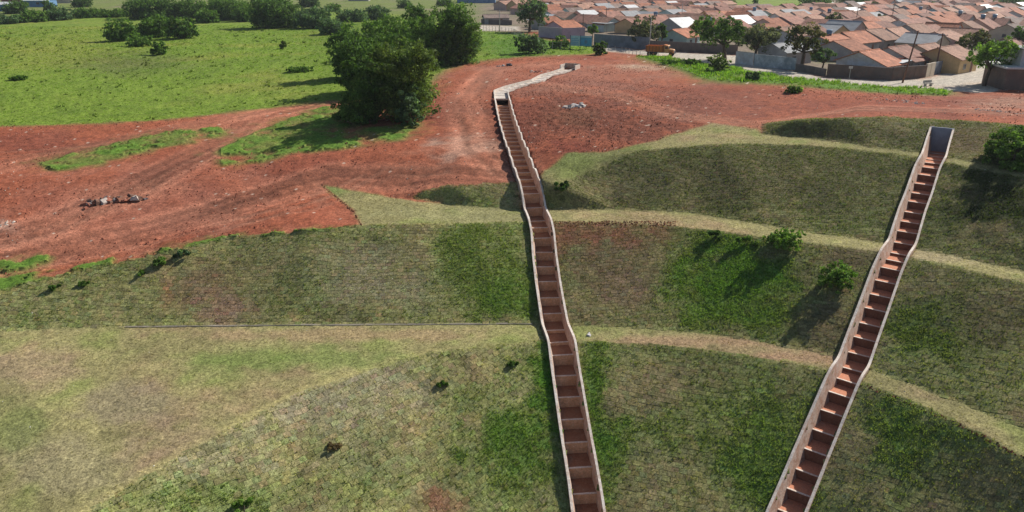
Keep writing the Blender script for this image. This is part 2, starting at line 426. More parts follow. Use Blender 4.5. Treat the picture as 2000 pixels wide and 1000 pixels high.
Z[inpoly(PX, PY, verge)] = 6
def band(up, dn): return P2(up) + P2(dn)[::-1]
Z[inpoly(PX, PY, band(C2, F2))] = 1
Z[inpoly(PX, PY, band(C3, TOE[1:] ))] = 1
Z[inpoly(PX, PY, band(F2, [(-900,1400,0)] + C3))] = 2
Z[inpoly(PX, PY, band(F1, [(690,410,0)] + C2[7:]))] = 2
Z[inpoly(PX, PY, band(C1L, [(870,398,0),(940,405,0),(1018,410,0)]))] = 1
Z[inpoly(PX, PY, band(C1, F1[5:]))] = 1
Z[inpoly(PX, PY, [(1300,268),(1390,240),(1480,252)] + P2(F0[1:]) + P2(C1)[::-1])] = 2
Z[inpoly(PX, PY, [(1060,340),(1108,297),(1180,298),(1300,270),(1400,262),(1490,268),(1400,282),(1270,293),(1170,309),(1110,326),(1076,356),(1050,385)])] = 2
Z[inpoly(PX, PY, band(C0, F0[1:]))] = 1
# grass patches inside the red ground
for poly in ([(75,320),(150,300),(250,275),(330,258),(430,248),(440,262),(380,280),(300,290),(200,318),(110,335)],
             [(430,292),(520,250),(600,218),(650,205),(720,250),(820,240),(780,275),(680,290),(560,300),(500,320),(430,325)],
             [(-400,530),(0,512),(90,500),(95,512),(40,528),(-400,560)],
             [(-900,585),(-300,575),(0,545),(200,510),(330,484),(450,460),(600,450),(700,440),(600,455),(450,468),(330,494),(200,522),(0,570),(-300,592),(-900,602)]):
    mm = inpoly(PX, PY, poly) & (Z == 0)
    Z[mm] = 6
ruts = fbm(GX, GY, 3.0, 4, 5)
Z[(Z == 6) & (PX < 1000) & (ruts + 0.7 * fbm(GX, GY, 0.8, 3, 2) < -0.12)] = 0
Z[(Z == 6) & (PX > 1000) & (ruts < -0.75)] = 0

# ---- albedo per vertex
def blend(base, col, f):
    return base * (1 - f[..., None]) + np.asarray(col) * f[..., None]
n_big = fbm(GX, GY, 14, 4, 0); n_mid = fbm(GX, GY, 4, 4, 3); n_sm = fbm(GX, GY, 1.1, 4, 4); n_f = fbm(GX, GY, 0.5, 2, 6)
ones = np.ones((NR, NC, 3))
dirt = ones * np.array([0.41, 0.132, 0.070])
dirt = blend(dirt, [0.28, 0.085, 0.052], sstep(0.0, 0.8, n_big))
dirt = blend(dirt, [0.47, 0.185, 0.105], sstep(0.15, 0.9, -n_mid) * 0.5)
dirt = blend(dirt, [0.27, 0.10, 0.06], sstep(0.3, 1.0, n_sm) * 0.35)
slope = ones * np.array([0.200, 0.198, 0.085])
slope = blend(slope, [0.24, 0.185, 0.105], sstep(0.1, 0.9, n_mid) * 0.6)
slope = blend(slope, [0.15, 0.175, 0.065], sstep(0.0, 0.8, -n_mid) * 0.8)
slope = blend(slope, [0.13, 0.115, 0.06], sstep(0.2, 0.9, n_sm) * 0.6)
terr = ones * np.array([0.30, 0.27, 0.13])
terr = blend(terr, [0.22, 0.26, 0.08], sstep(0.0, 0.9, n_mid) * 0.75)
terr = blend(terr, [0.34, 0.235, 0.15], sstep(0.1, 1.0, -fbm(GX, GY, 5, 4, 7)) * 0.7)
terr = blend(terr, [0.17, 0.16, 0.075], sstep(0.35, 1.0, n_sm) * 0.5)
fld = ones * np.array([0.185, 0.265, 0.042])
fld = blend(fld, [0.26, 0.28, 0.065], sstep(0.0, 0.9, n_big) * 0.8)
fld = blend(fld, [0.11, 0.175, 0.03], sstep(0.15, 0.9, n_mid) * 0.55)
fld = blend(fld, [0.10, 0.13, 0.035], sstep(0.3, 1.0, n_sm) * 0.55)
rd = blend(ones * np.array([0.50, 0.45, 0.40]), [0.52, 0.40, 0.32], sstep(0, 0.9, n_mid) * 0.6)
vil = blend(ones * np.array([0.24, 0.19, 0.15]), [0.15, 0.17, 0.08], sstep(0, 0.7, n_big) * 0.6)
vil = blend(vil, [0.17, 0.21, 0.06], sstep(960, 900, PX) * sstep(-0.5, 0.3, n_big + 0.5))
ver = blend(ones * np.array([0.12, 0.22, 0.035]), [0.20, 0.20, 0.06], sstep(0, 0.9, n_mid) * 0.7)
def blobs(arr, zone, lst):
    m = (Z == zone)
    nn = 0.9 * n_mid + 0.95 * n_sm + 0.5 * fbm(GX, GY, 8, 3, 6)
    for (bx, by, rx, ry, col, s) in lst:
        d = ((PX - bx) / rx) ** 2 + ((PY - by) / ry) ** 2
        f = s * sstep(1.35, 0.35, np.sqrt(d) + 0.45 * nn) * m
        arr = blend(arr, col, f)
    return arr
def stripe(pts, width, period):
    """distance-based stripes along a world polyline"""
    W_ = [unproj(*p)[:2] for p in pts]
    best = np.full(GX.shape, 1e9); sd = np.zeros(GX.shape)
    for (a, b) in zip(W_[:-1], W_[1:]):
        ex, ey = b[0]-a[0], b[1]-a[1]; L = math.hypot(ex, ey); ex /= L; ey /= L
        s = np.clip((GX-a[0])*ex + (GY-a[1])*ey, 0, L)
        qx = GX-a[0]-s*ex; qy = GY-a[1]-s*ey
        d = np.hypot(qx, qy); m_ = d < best
        best[m_] = d[m_]; sd[m_] = (qx*ey - qy*ex)[m_]
    return best, sd
G_ = [0.11, 0.22, 0.035]; G2 = [0.17, 0.225, 0.065]; RB = [0.26, 0.14, 0.10]; MV = [0.36, 0.305, 0.21]; BR = [0.17, 0.12, 0.075]
slope = slope * (1.04 + 0.36 * sstep(1100, 1000, PX) + 0.12 * sstep(1100, 1000, PX) * sstep(640, 700, PY) + 0.22 * sstep(1000, 1100, PX) * sstep(640, 700, PY))[..., None]  # left and lower banks get lighter albedo to imitate gentler, better-lit slopes
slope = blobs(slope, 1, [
    (600,545,420,90,[0.19,0.17,0.085],0.6),(380,560,95,70,[0.25,0.155,0.105],0.6),(322,560,22,60,[0.34,0.16,0.10],0.55),(430,600,60,40,[0.30,0.19,0.14],0.7),(690,520,150,50,MV,0.35),(760,570,110,40,MV,0.5),
    (960,530,110,110,G2,0.75),(1000,590,60,50,G_,0.5),(900,480,80,30,G2,0.4),(440,462,40,12,MV,0.7),(600,540,60,60,G2,0.3),
    (1190,520,125,110,BR,0.75),(1170,460,120,35,[0.24,0.10,0.065],0.8),(1230,560,60,60,[0.25,0.16,0.12],0.5),(1430,560,140,85,G_,0.85),(1500,610,150,40,G2,0.5),(1620,630,70,60,BR,0.7),(1660,510,60,40,BR,0.7),
    (600,790,230,85,MV,0.75),(420,900,160,70,MV,0.5),(700,880,110,60,[0.24,0.23,0.13],0.6),(1065,740,35,95,G_,1.0),(985,850,105,60,G_,0.8),(930,780,60,30,G2,0.4),(960,930,90,50,G2,0.5),(400,960,120,40,G_,0.35),(620,960,120,40,G2,0.45),(860,985,40,30,[0.34,0.17,0.11],0.8),
    (1165,760,40,120,G_,0.75),(1190,880,45,110,G_,0.7),(1450,820,180,120,G2,0.55),(1330,740,120,40,[0.22,0.17,0.10],0.5),(1290,930,90,60,[0.24,0.21,0.11],0.5),(1330,850,80,50,G2,0.5),(1500,900,80,80,G_,0.4),
    (1800,880,110,90,G_,0.45),(1830,640,90,70,G_,0.55),(1930,620,80,70,BR,0.6),(1900,930,120,60,[0.19,0.15,0.085],0.5),
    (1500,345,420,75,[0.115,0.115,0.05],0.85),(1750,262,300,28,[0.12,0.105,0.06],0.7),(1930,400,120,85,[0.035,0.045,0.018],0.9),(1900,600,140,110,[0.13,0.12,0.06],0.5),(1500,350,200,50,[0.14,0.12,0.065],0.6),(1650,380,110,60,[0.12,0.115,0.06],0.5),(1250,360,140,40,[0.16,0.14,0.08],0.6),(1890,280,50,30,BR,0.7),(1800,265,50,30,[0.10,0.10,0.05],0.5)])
st_ = fbm(GX * 0.30 + GY * 0.9 * 0.3, GY * 0.9 - GX * 0.35, 1.2, 4, 5)
terr = terr * (1 + 0.16 * st_ + 0.10 * n_big)[..., None]
bd, _s = stripe([(-300,1400,-35),(-100,1180,-34),(170,1000,-33),(380,872,-32.3),(600,762,-31.6),(840,688,-31.1)], 1, 1)
terr = blend(terr, [0.42, 0.37, 0.17], sstep(1.1, 0.5, bd + 0.25 * n_sm) * 0.75)
terr = blobs(terr, 2, [
    (700,655,300,12,[0.37,0.25,0.16],0.55),(1400,665,230,14,[0.36,0.235,0.155],0.75),(1560,700,90,16,[0.35,0.22,0.15],0.8),(1900,760,120,20,[0.36,0.25,0.17],0.4),(1850,500,160,16,[0.36,0.29,0.19],0.7),
    (60,720,120,40,[0.36,0.26,0.18],0.6),(560,700,220,22,[0.16,0.24,0.06],0.6),(250,790,100,50,[0.27,0.22,0.16],0.6),(330,860,120,50,[0.32,0.23,0.16],0.5),(130,900,120,60,[0.30,0.26,0.17],0.5),(40,830,60,50,[0.16,0.22,0.06],0.5),(430,720,60,30,[0.16,0.22,0.06],0.4),
    (1110,320,50,30,[0.16,0.20,0.06],0.8),(1160,300,90,14,[0.17,0.20,0.07],0.7),(650,370,40,12,[0.14,0.22,0.06],0.6),(900,420,160,20,[0.27,0.27,0.14],0.5)])
dirt = blobs(dirt, 0, [
    (1160,235,250,75,[0.21,0.078,0.050],0.9),(1020,260,40,60,[0.24,0.08,0.05],0.7),(1350,200,220,40,[0.25,0.10,0.07],0.6),(1100,285,60,20,[0.22,0.06,0.04],0.7),(870,220,50,50,[0.20,0.065,0.045],0.6),(1750,205,250,22,[0.25,0.08,0.055],0.5),
    (920,290,80,25,[0.60,0.42,0.31],0.6),(1130,150,250,30,[0.40,0.20,0.14],0.5),(600,330,120,30,[0.27,0.085,0.055],0.6),(60,280,150,25,[0.26,0.085,0.055],0.7),(250,400,300,80,[0.46,0.20,0.13],0.5),(1120,230,60,20,[0.16,0.10,0.05],0.3),
    (10,440,30,14,[0.6,0.45,0.35],0.6),(1240,132,60,5,[0.55,0.40,0.28],0.8),(1960,200,80,18,[0.44,0.27,0.19],0.6),(640,420,80,40,[0.40,0.13,0.075],0.5),(620,375,30,30,[0.22,0.13,0.09],0.4)])
fld = blobs(fld, 3, [(100,100,140,40,[0.27,0.27,0.07],0.5),(260,125,120,22,[0.12,0.13,0.06],0.55),(1010,90,90,25,[0.09,0.19,0.03],0.8),(700,80,120,50,[0.13,0.2,0.03],0.6),(660,5,110,12,[0.45,0.36,0.28],0.9)])
# tyre tracks and graded stripes on the red road that comes from the field
for pts, wd in (([(645,200,-20.3),(500,235,-21.5),(430,285,-22.3),(300,350,-23.8),(100,440,-25.8),(-300,520,-27)], 5.0),
                ([(500,225,-21.3),(300,262,-21.9),(0,325,-23.4),(-400,380,-24)], 4.0),
                ([(1000,330,-22),(930,290,-21),(905,200,-19.6),(960,135,-18.6),(1100,120,-18.3)], 4.5),
                ([(990,350,-22.7),(800,345,-23.2),(650,340,-23.2),(450,400,-24.6),(200,470,-26.4),(-300,560,-28)], 5.0),
                ([(1030,160,-18.6),(1200,185,-18.6),(1330,225,-18.5),(1480,238,-18),(1700,212,-17),(2100,225,-16.8)], 3.5)):
    bd, sd = stripe(pts, wd, 0.6)
    f = sstep(wd, wd * 0.5, bd)
    st = vnoise(sd * 1.7 + 50, GY * 0.08 + GX * 0.05, 3) * 2 - 1
    st2 = vnoise(sd * 0.8 + 90, GY * 0.05, 5) * 2 - 1
    dirt = blend(dirt, [0.50, 0.235, 0.15], f * 0.40)
    dirt = dirt * (1 + (0.42 * st + 0.28 * st2) * f)[..., None]
for pts in ([(648,203,-20.3),(500,240,-21.5),(430,290,-22.3),(300,355,-23.8),(100,445,-25.8),(-300,530,-27)],
            [(700,345,-23.2),(520,420,-25),(330,470,-26),(100,520,-27.2),(-300,580,-28.4)],
            [(980,330,-22),(930,285,-21),(905,200,-19.6),(960,138,-18.6)],
            [(560,250,-21.8),(300,275,-22.2),(0,300,-22.9),(-400,330,-23.4)],
            [(1060,175,-18.8),(1200,190,-18.6),(1330,222,-18.5),(1480,236,-18),(1700,215,-17),(2100,232,-16.8)],
            [(870,330,-22.4),(760,330,-22.8),(600,400,-24.4),(420,440,-25.4)]):
    bd, sd = stripe(pts, 1, 1)
    for off in (-0.95, 0.95):
        f = sstep(0.26, 0.10, np.abs(sd + off + 0.2 * n_mid)) * sstep(1.8, 1.4, bd) * sstep(-0.6, 0.3, n_sm)
        dirt = dirt * (1 - 0.45 * f)[..., None]
        f2 = sstep(0.22, 0.08, np.abs(sd + off + 0.35 + 0.2 * n_mid)) * sstep(1.9, 1.5, bd)
        dirt = blend(dirt, [0.56, 0.28, 0.18], f2 * 0.5)
dirt = dirt * np.array([0.86, 0.84, 0.90])
gm = ((Z == 6) | (Z == 3)).astype(float)
for _ in range(9):
    gm[1:-1] = (gm[1:-1] + gm[2:] + gm[:-2]) / 3; gm[:, 2:-2] = (gm[:, 2:-2] + gm[:, 4:] + gm[:, :-4]) / 3
dirt = blend(dirt, [0.20, 0.19, 0.065], sstep(0.06, 0.45, gm + 0.22 * n_sm + 0.10 * n_f) * 0.85 * (gm > 0.005))
ALB = dirt
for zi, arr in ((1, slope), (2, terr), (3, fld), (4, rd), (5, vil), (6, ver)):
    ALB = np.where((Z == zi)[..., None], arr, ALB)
# soften zone borders one cell
for _ in range(2):
    a = ALB.copy(); a[1:-1, 1:-1] = 0.4 * ALB[1:-1, 1:-1] + 0.15 * (ALB[2:, 1:-1] + ALB[:-2, 1:-1] + ALB[1:-1, 2:] + ALB[1:-1, :-2]); ALB = a
speck = RNG.random((NR, NC))
ALB = ALB * (0.86 + 0.28 * RNG.random((NR, NC)))[..., None]
m = (Z == 0) & (speck > 0.9965) & (PX > 0)
ALB[m] = [0.62, 0.50, 0.42]
m = (Z == 0) & (speck < 0.012 + 0.05 * (n_sm > 0.6))
ALB[m] *= 0.62
m = ((Z == 1) | (Z == 2)) & (speck < 0.03)
ALB[m] *= 0.68
ALB = np.clip(ALB, 0.01, 0.8)

# ---- relief
rel = np.zeros((NR, NC))
rel += (Z == 0) * (0.10 * n_mid + 0.05 * n_sm + 0.035 * n_f)
m = sstep(1.3, 0.3, np.hypot((PX - 1150) / 260, (PY - 225) / 70))
rel += (Z == 0) * m * (0.16 * np.abs(n_sm) + 0.10 * n_f)
rel += (Z == 1) * (0.09 * n_mid + 0.03 * n_sm)
rel += (Z == 2) * (0.04 * n_mid + 0.02 * n_f)
rel += (Z == 3) * (0.15 * n_mid + 0.10 * n_sm + 0.05 * n_f) + (Z == 6) * (0.15 + 0.15 * n_sm)
GZ0 = GZ + rel

def gz_arr(A, x, y):
    x = np.asarray(x, float); y = np.asarray(y, float)
    i = np.clip(np.searchsorted(YS, y) - 1, 0, NR - 2)
    fy = np.clip((y - YS[i]) / (YS[i + 1] - YS[i]), 0, 1)
    t = (x / (y + 12) - TT[0]) / (TT[1] - TT[0])
    j = np.clip(np.floor(t).astype(int), 0, NC - 2); fx = np.clip(t - j, 0, 1)
    return (A[i, j] * (1 - fx) + A[i, j + 1] * fx) * (1 - fy) + (A[i + 1, j] * (1 - fx) + A[i + 1, j + 1] * fx) * fy
def gz(x, y): return float(gz_arr(GZ0, x, y))
def gidx(x, y):
    i = np.clip(np.searchsorted(YS, y) - 1, 0, NR - 1)
    j = np.clip(np.round((x / (y + 12) - TT[0]) / (TT[1] - TT[0])).astype(int), 0, NC - 1)
    return i, j
def at(px, py, h=0.0, A=None):
    """point of the ground (raised by h) seen at a photograph pixel"""
    A = GZ if A is None else A
    dx = (px - 1000) / F; du = (500 - py) / F
    d = np.array((dx, CP + du * SP, -SP + du * CP))
    t = np.geomspace(25, 1800, 5000)
    below = t * d[2] < gz_arr(A, t * d[0], t * d[1]) + h
    k = int(np.argmax(below)) if below.any() else len(t) - 1
    a, b = t[max(k - 1, 0)], t[k]
    for _ in range(12):
        c = 0.5 * (a + b)
        if c * d[2] < gz_arr(A, c * d[0], c * d[1]) + h: b = c
        else: a = c
    return Vector((d[0] * b, d[1] * b, d[2] * b))

# ------------------------------------------------------------------ channel centre lines
def path(pxs, h=0.35, step=0.25, smooth=6):
    P = [at(a, b, h) for a, b in pxs]
    xy = np.array([(p.x, p.y) for p in P])
    s = np.concatenate([[0], np.cumsum(np.hypot(*np.diff(xy, axis=0).T))])
    n = int(s[-1] / step); ss = np.linspace(0, s[-1], n + 1)
    X = np.interp(ss, s, xy[:, 0]); Y = np.interp(ss, s, xy[:, 1])
    for _ in range(smooth):
        X[1:-1] = 0.5 * X[1:-1] + 0.25 * (X[2:] + X[:-2]); Y[1:-1] = 0.5 * Y[1:-1] + 0.25 * (Y[2:] + Y[:-2])
    tx = np.gradient(X); ty = np.gradient(Y); L = np.hypot(tx, ty); tx /= L; ty /= L
    return dict(s=ss, x=X, y=Y, tx=tx, ty=ty, nx=ty, ny=-tx)   # n points to the right of travel
CH1 = path([(980,188),(985,212),(994,245),(1004,275),(1018,312),(1030,342),(1041,378),(1047,410),(1060,452),(1064,500),(1071,552),(1079,602),(1086,636),(1098,668),(1102,700),(1111,758),(1122,828),(1131,880),(1142,945),(1151,1010),(1170,1120)], smooth=3)
CH2 = path([(1840,250),(1832,275),(1824,303),(1811,326),(1796,372),(1782,408),(1763,470),(1743,502),(1731,530),(1706,600),(1689,645),(1666,708),(1644,744),(1616,810),(1584,886),(1536,1000),(1490,1110)])
CH0 = path([(1112,133),(1092,140),(1066,147),(1050,156),(1022,163),(996,170),(978,177),(980,188)], 0.2, 0.25, 3)
HALF, TH = 1.30, 0.18

def dist_path(c, X, Y):
    best = np.full(X.shape, 1e9)
    xs = c['x'][::2]; ysn = c['y'][::2]
    for k in range(len(xs)):
        d = (X - xs[k]) ** 2 + (Y - ysn[k]) ** 2
        best = np.minimum(best, d)
    return np.sqrt(best)
cut = np.zeros((NR, NC), bool)
for c, hw in ((CH1, HALF - 0.06), (CH2, HALF - 0.06), (CH0, HALF - 0.06)):
    r0, r1 = np.searchsorted(YS, c['y'].min() - 2), np.searchsorted(YS, c['y'].max() + 2)
    cols = np.where((GX[r0:r1].max(0) > c['x'].min() - 2) & (GX[r0:r1].min(0) < c['x'].max() + 2))[0]
    X = GX[r0:r1, cols[0]:cols[-1]+1]; Y = GY[r0:r1, cols[0]:cols[-1]+1]
    # signed distance to centre line using along-track clamp
    dd = np.full(X.shape, 1e9)
    for k in range(0, len(c['x']) - 2, 2):
        ax, ay, bx, by = c['x'][k], c['y'][k], c['x'][k+2], c['y'][k+2]
        m = (Y > min(ay, by) - 2.5) & (Y < max(ay, by) + 2.5) & (X > min(ax, bx) - 2.5) & (X < max(ax, bx) + 2.5)
        ex, ey = bx-ax, by-ay; L2 = ex*ex+ey*ey
        u = ((X[m]-ax)*ex + (Y[m]-ay)*ey)/L2
        uc = np.clip(u, 0, 1) if 0 < k < len(c['x']) - 4 else u
        bad = (u < 0) | (u > 1) if not (0 < k < len(c['x']) - 4) else np.zeros(u.shape, bool)
        q = np.hypot(X[m]-ax-uc*ex, Y[m]-ay-uc*ey); q[bad & (np.abs(u-0.5) > 1.0)] = 1e9
        dd[m] = np.minimum(dd[m], q)
    cut[r0:r1, cols[0]:cols[-1]+1] |= dd < hw
GZC = GZ0 - 4.0 * cut

# ------------------------------------------------------------------ ground meshes, one per zone
names = {0: 'red_dirt_ground', 1: 'embankment_slope', 2: 'grass_terrace', 3: 'grass_field', 4: 'road', 5: 'village_ground', 6: 'grass_verge'}
VX = np.stack([GX, GY, GZC], -1).reshape(-1, 3)
CX = ALB.reshape(-1, 3)
ii, jj = np.meshgrid(np.arange(NR - 1), np.arange(NC - 1), indexing='ij')
q0 = (ii * NC + jj).ravel()
Q = np.stack([q0, q0 + 1, q0 + NC + 1, q0 + NC], 1)
ZF = Z[:-1, :-1].ravel()
for zi, nm in names.items():
    fq = Q[ZF == zi]
    if not len(fq): continue
    used, inv = np.unique(fq, return_inverse=True)
    o = mesh_np(nm, VX[used], inv.reshape(-1, 4), M['ground'], CX[used], smooth=True)
    tag(o, kind='structure')
print('terrain', NR, NC, NR * NC)

# ------------------------------------------------------------------ channels
def sweep(c, i0, i1, off0, off1, zb, zt, name, mat, parent, inner=None):
    """solid wall between lateral offsets off0..off1 and heights zb..zt (arrays on the path)"""
    idx = np.arange(i0, i1 + 1); n = len(idx)
    V = []
    lo0, lo1 = off0, off1
    if inner: lo0, lo1 = (off0 - inner, off1) if off0 > 0 else (off0, off1 + inner)
    for off, zz in ((lo0, zb), (lo1, zb), (off1, zt), (off0, zt)):
        V.append(np.stack([c['x'][idx] + c['nx'][idx] * off, c['y'][idx] + c['ny'][idx] * off, zz[idx]], -1))
    V = np.stack(V, 1).reshape(-1, 3)
    f = []
    for k in range(n - 1):
        a = 4 * k; b = a + 4
        for e in range(4):
            g = (e + 1) % 4
            f.append((a + e, a + g, b + g, b + e))
    f.append((0, 3, 2, 1)); f.append((4*(n-1), 4*(n-1)+1, 4*(n-1)+2, 4*(n-1)+3))
    return mesh_np(name, V, np.array(f), mat, parent=parent)

def obox(c, i0, i1, hw, z0, z1, mb, d0=0.0, d1=0.0):
    """box across the channel from path index i0 to i1, trimmed by d0/d1 metres"""
    ax, ay = c['x'][i0] + c['tx'][i0]*d0, c['y'][i0] + c['ty'][i0]*d0
    bx, by = c['x'][i1] - c['tx'][i1]*d1, c['y'][i1] - c['ty'][i1]*d1
    vs = []
    for z in (z0, z1):
        vs += [(ax - c['nx'][i0]*hw, ay - c['ny'][i0]*hw, z), (ax + c['nx'][i0]*hw, ay + c['ny'][i0]*hw, z),
               (bx + c['nx'][i1]*hw, by + c['ny'][i1]*hw, z), (bx - c['nx'][i1]*hw, by - c['ny'][i1]*hw, z)]
    mb.add(vs, [(0,3,2,1),(4,5,6,7),(0,1,5,4),(1,2,6,5),(2,3,7,6),(3,0,4,7)])

def chute(c, label, depth=1.35, step_len=1.85, wavy=(0, 0), head=False, batter=(0, 0), mats=('chute_step', 'chute_riser')):
    n = len(c['s'])
    top = gz_arr(GZ, c['x'], c['y']) + 0.38
    for _ in range(6): top[1:-1] = 0.5*top[1:-1] + 0.25*(top[2:] + top[:-2])
    root = empty('stepped_drainage_chute', (float(c['x'][0]), float(c['y'][0]), float(top[0] - depth)), label=label, cat='drainage chute')
    grp = []
    k = int(round(step_len / (c['s'][1] - c['s'][0])))
    marks = list(range(0, n - k, k)) + [n - 1]
    floor = np.zeros(n); levels = []
    for a, b in zip(marks[:-1], marks[1:]):
        levels.append(top[a:b+1].min() - depth + 0.12 * (random.random() - 0.5))
    if head:
        for q in range(3): levels[q] = levels[3] + 0.12 - 0.04 * q
    for q in range(1, len(levels)): levels[q] = min(levels[q], levels[q-1] - 0.03)
    for (a, b), z in zip(zip(marks[:-1], marks[1:]), levels): floor[a:b+1] = z
    zb = floor - 1.2
    for _ in range(3): zb[1:-1] = 0.5*zb[1:-1] + 0.25*(zb[2:] + zb[:-2])
    wt = []
    for side in (-1, 1):
        t = top + 0.03 * np.interp(np.arange(n), np.arange(0, n + 6, 6), RNG.standard_normal(len(np.arange(0, n + 6, 6))))
        w0, w1 = wavy
        if w1 > 0:
            ph = c['s'] * 2 * math.pi / 3.4 + (0.6 if side > 0 else 0)
            env = sstep(w0, w0 + 2, c['s']) * sstep(w1, w1 - 4, c['s'])
            t = t + 0.38 * env * np.abs(np.sin(ph / 2)) - 0.2 * env
        a, b = (side * (HALF - TH), side * HALF)
        o = sweep(c, 0, n - 1, min(a, b), max(a, b), zb, t - 0.03, 'side_wall', M['chute_wall'], None, inner=batter[0 if side < 0 else 1] * (1.0 + 1.2 / depth))
        o.parent = root; o.matrix_parent_inverse = Matrix.Translation(-root.location)
        a2, b2 = (side * (HALF - TH - 0.012), side * (HALF + 0.012))
        o = sweep(c, 0, n - 1, min(a2, b2), max(a2, b2), t - 0.055, t + 0.02, 'coping', M['chute_top'], None)
        o.parent = root; o.matrix_parent_inverse = Matrix.Translation(-root.location)
    hw = HALF - TH + 0.02
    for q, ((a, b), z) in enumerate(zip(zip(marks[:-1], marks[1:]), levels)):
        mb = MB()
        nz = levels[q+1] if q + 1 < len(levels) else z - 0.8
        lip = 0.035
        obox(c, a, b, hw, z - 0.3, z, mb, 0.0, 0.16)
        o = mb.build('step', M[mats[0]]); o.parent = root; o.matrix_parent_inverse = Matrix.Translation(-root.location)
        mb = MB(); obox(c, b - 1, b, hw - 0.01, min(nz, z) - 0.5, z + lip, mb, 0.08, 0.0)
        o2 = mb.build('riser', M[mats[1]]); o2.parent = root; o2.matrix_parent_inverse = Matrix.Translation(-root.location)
    for q, ((a, b), z) in enumerate(zip(zip(marks[:-1], marks[1:]), levels)):
        mb = MB(); obox(c, b - 1, b, hw - 0.015, z + 0.02, z + 0.06, mb, 0.10, -0.015)
        o3 = mb.build('sunlit_edge_strip', M['chute_top']); o3.parent = root; o3.matrix_parent_inverse = Matrix.Translation(-root.location)  # pale strip stands in for sunlight along each step edge
    if head:
        mb = MB(); obox(c, 0, 1, HALF + 0.01, floor[0] - 1, top[0] + 0.04, mb, -0.05, 0.1)
        o = mb.build('head_wall', M['chute_grey']); o.parent = root; o.matrix_parent_inverse = Matrix.Translation(-root.location)
    return root, levels, marks
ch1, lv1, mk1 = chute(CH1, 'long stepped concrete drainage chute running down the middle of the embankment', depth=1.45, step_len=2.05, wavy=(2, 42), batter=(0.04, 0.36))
ch2, lv2, mk2 = chute(CH2, 'stepped concrete drainage chute at the right, slanting down with a dark boxed top end', depth=1.4, head=True, batter=(0.04, 0.34), mats=('chute_sun_step', 'chute_shade_riser'))

# pale inlet chute above the long one, gently sloping, with an open box at its top
def inlet():
    c = CH0; n = len(c['s'])
    top = gz_arr(GZ, c['x'], c['y']) + 0.28
    root = empty('inlet_chute', (float(c['x'][0]), float(c['y'][0]), float(top[0])), label='pale new concrete inlet chute bending across red dirt above the long stepped chute', cat='drainage chute')
    fl = top - 0.45
    hw = HALF
    for side in (-1, 1):
        a, b = side * (hw - TH), side * hw
        o = sweep(c, 0, n - 1, min(a, b), max(a, b), fl - 0.5, top, 'side_wall', M['chute_new'], None)
        o.parent = root; o.matrix_parent_inverse = Matrix.Translation(-root.location)
    o = sweep(c, 0, n - 1, -(hw - TH) - 0.02, (hw - TH) + 0.02, fl - 0.3, fl, 'floor_slab', M['chute_new'], None)
    o.parent = root; o.matrix_parent_inverse = Matrix.Translation(-root.location)
    for k in range(8, n - 6, 9):
        mb = MB(); obox(c, k, k + 1, hw - TH + 0.01, fl[k] - 0.05, fl[k] + 0.05, mb)
        o = mb.build('cross_rib', M['concrete']); o.parent = root; o.matrix_parent_inverse = Matrix.Translation(-root.location)
    # open box
    bx = empty('catch_pit', (float(c['x'][2]), float(c['y'][2]), float(top[0])), label='open concrete catch pit with flared wing walls at the top of the inlet chute', cat='catch pit')
    T = Matrix.Translation((float(c['x'][2]), float(c['y'][2]), float(top[0]))) @ Matrix.Rotation(math.atan2(c['ty'][2], c['tx'][2]), 4, 'Z')
    def part(nm, mat, *b):
        mb = MB(); mb.box(*b, M=T); o = mb.build(nm, mat); o.parent = bx; o.matrix_parent_inverse = Matrix.Translation(-bx.location)
    part('back_wall', M['chute_wall'], -2.4, -2.2, -1.75, 1.75, -1.0, 0.75)
    part('wing_wall', M['chute_new'], -2.2, 0.6, 1.55, 1.75, -1.0, 0.62)
    part('wing_wall', M['chute_new'], -2.2, 0.6, -1.75, -1.55, -1.0, 0.62)
    part('floor_slab', M['dark'], -2.2, -0.1, -1.54, 1.54, -0.95, -0.55)
inlet()

# thin concrete gutter at the foot of the middle-left slope
g = path([(232,638),(420,636),(600,634),(800,633),(1040,632)], 0.02, 0.5, 2)
tp = gz_arr(GZ0, g['x'], g['y']); tp = np.convolve(np.pad(tp, 3, 'edge'), np.ones(7) / 7, 'valid') + 0.06
gut = empty('drain_gutter', (float(g['x'][0]), float(g['y'][0]), float(tp[0])), label='thin pale concrete gutter line along the foot of the left middle slope', cat='gutter')
for nm, a, b, h in (('kerb', -0.12, -0.07, -0.02), ('kerb', 0.07, 0.12, -0.02), ('gutter_bed', -0.07, 0.07, -0.045)):
    o = sweep(g, 0, len(g['s']) - 1, a, b, tp - 0.3, tp + h, nm, M['gutter'], None)
    o.parent = gut; o.matrix_parent_inverse = Matrix.Translation(-gut.location)

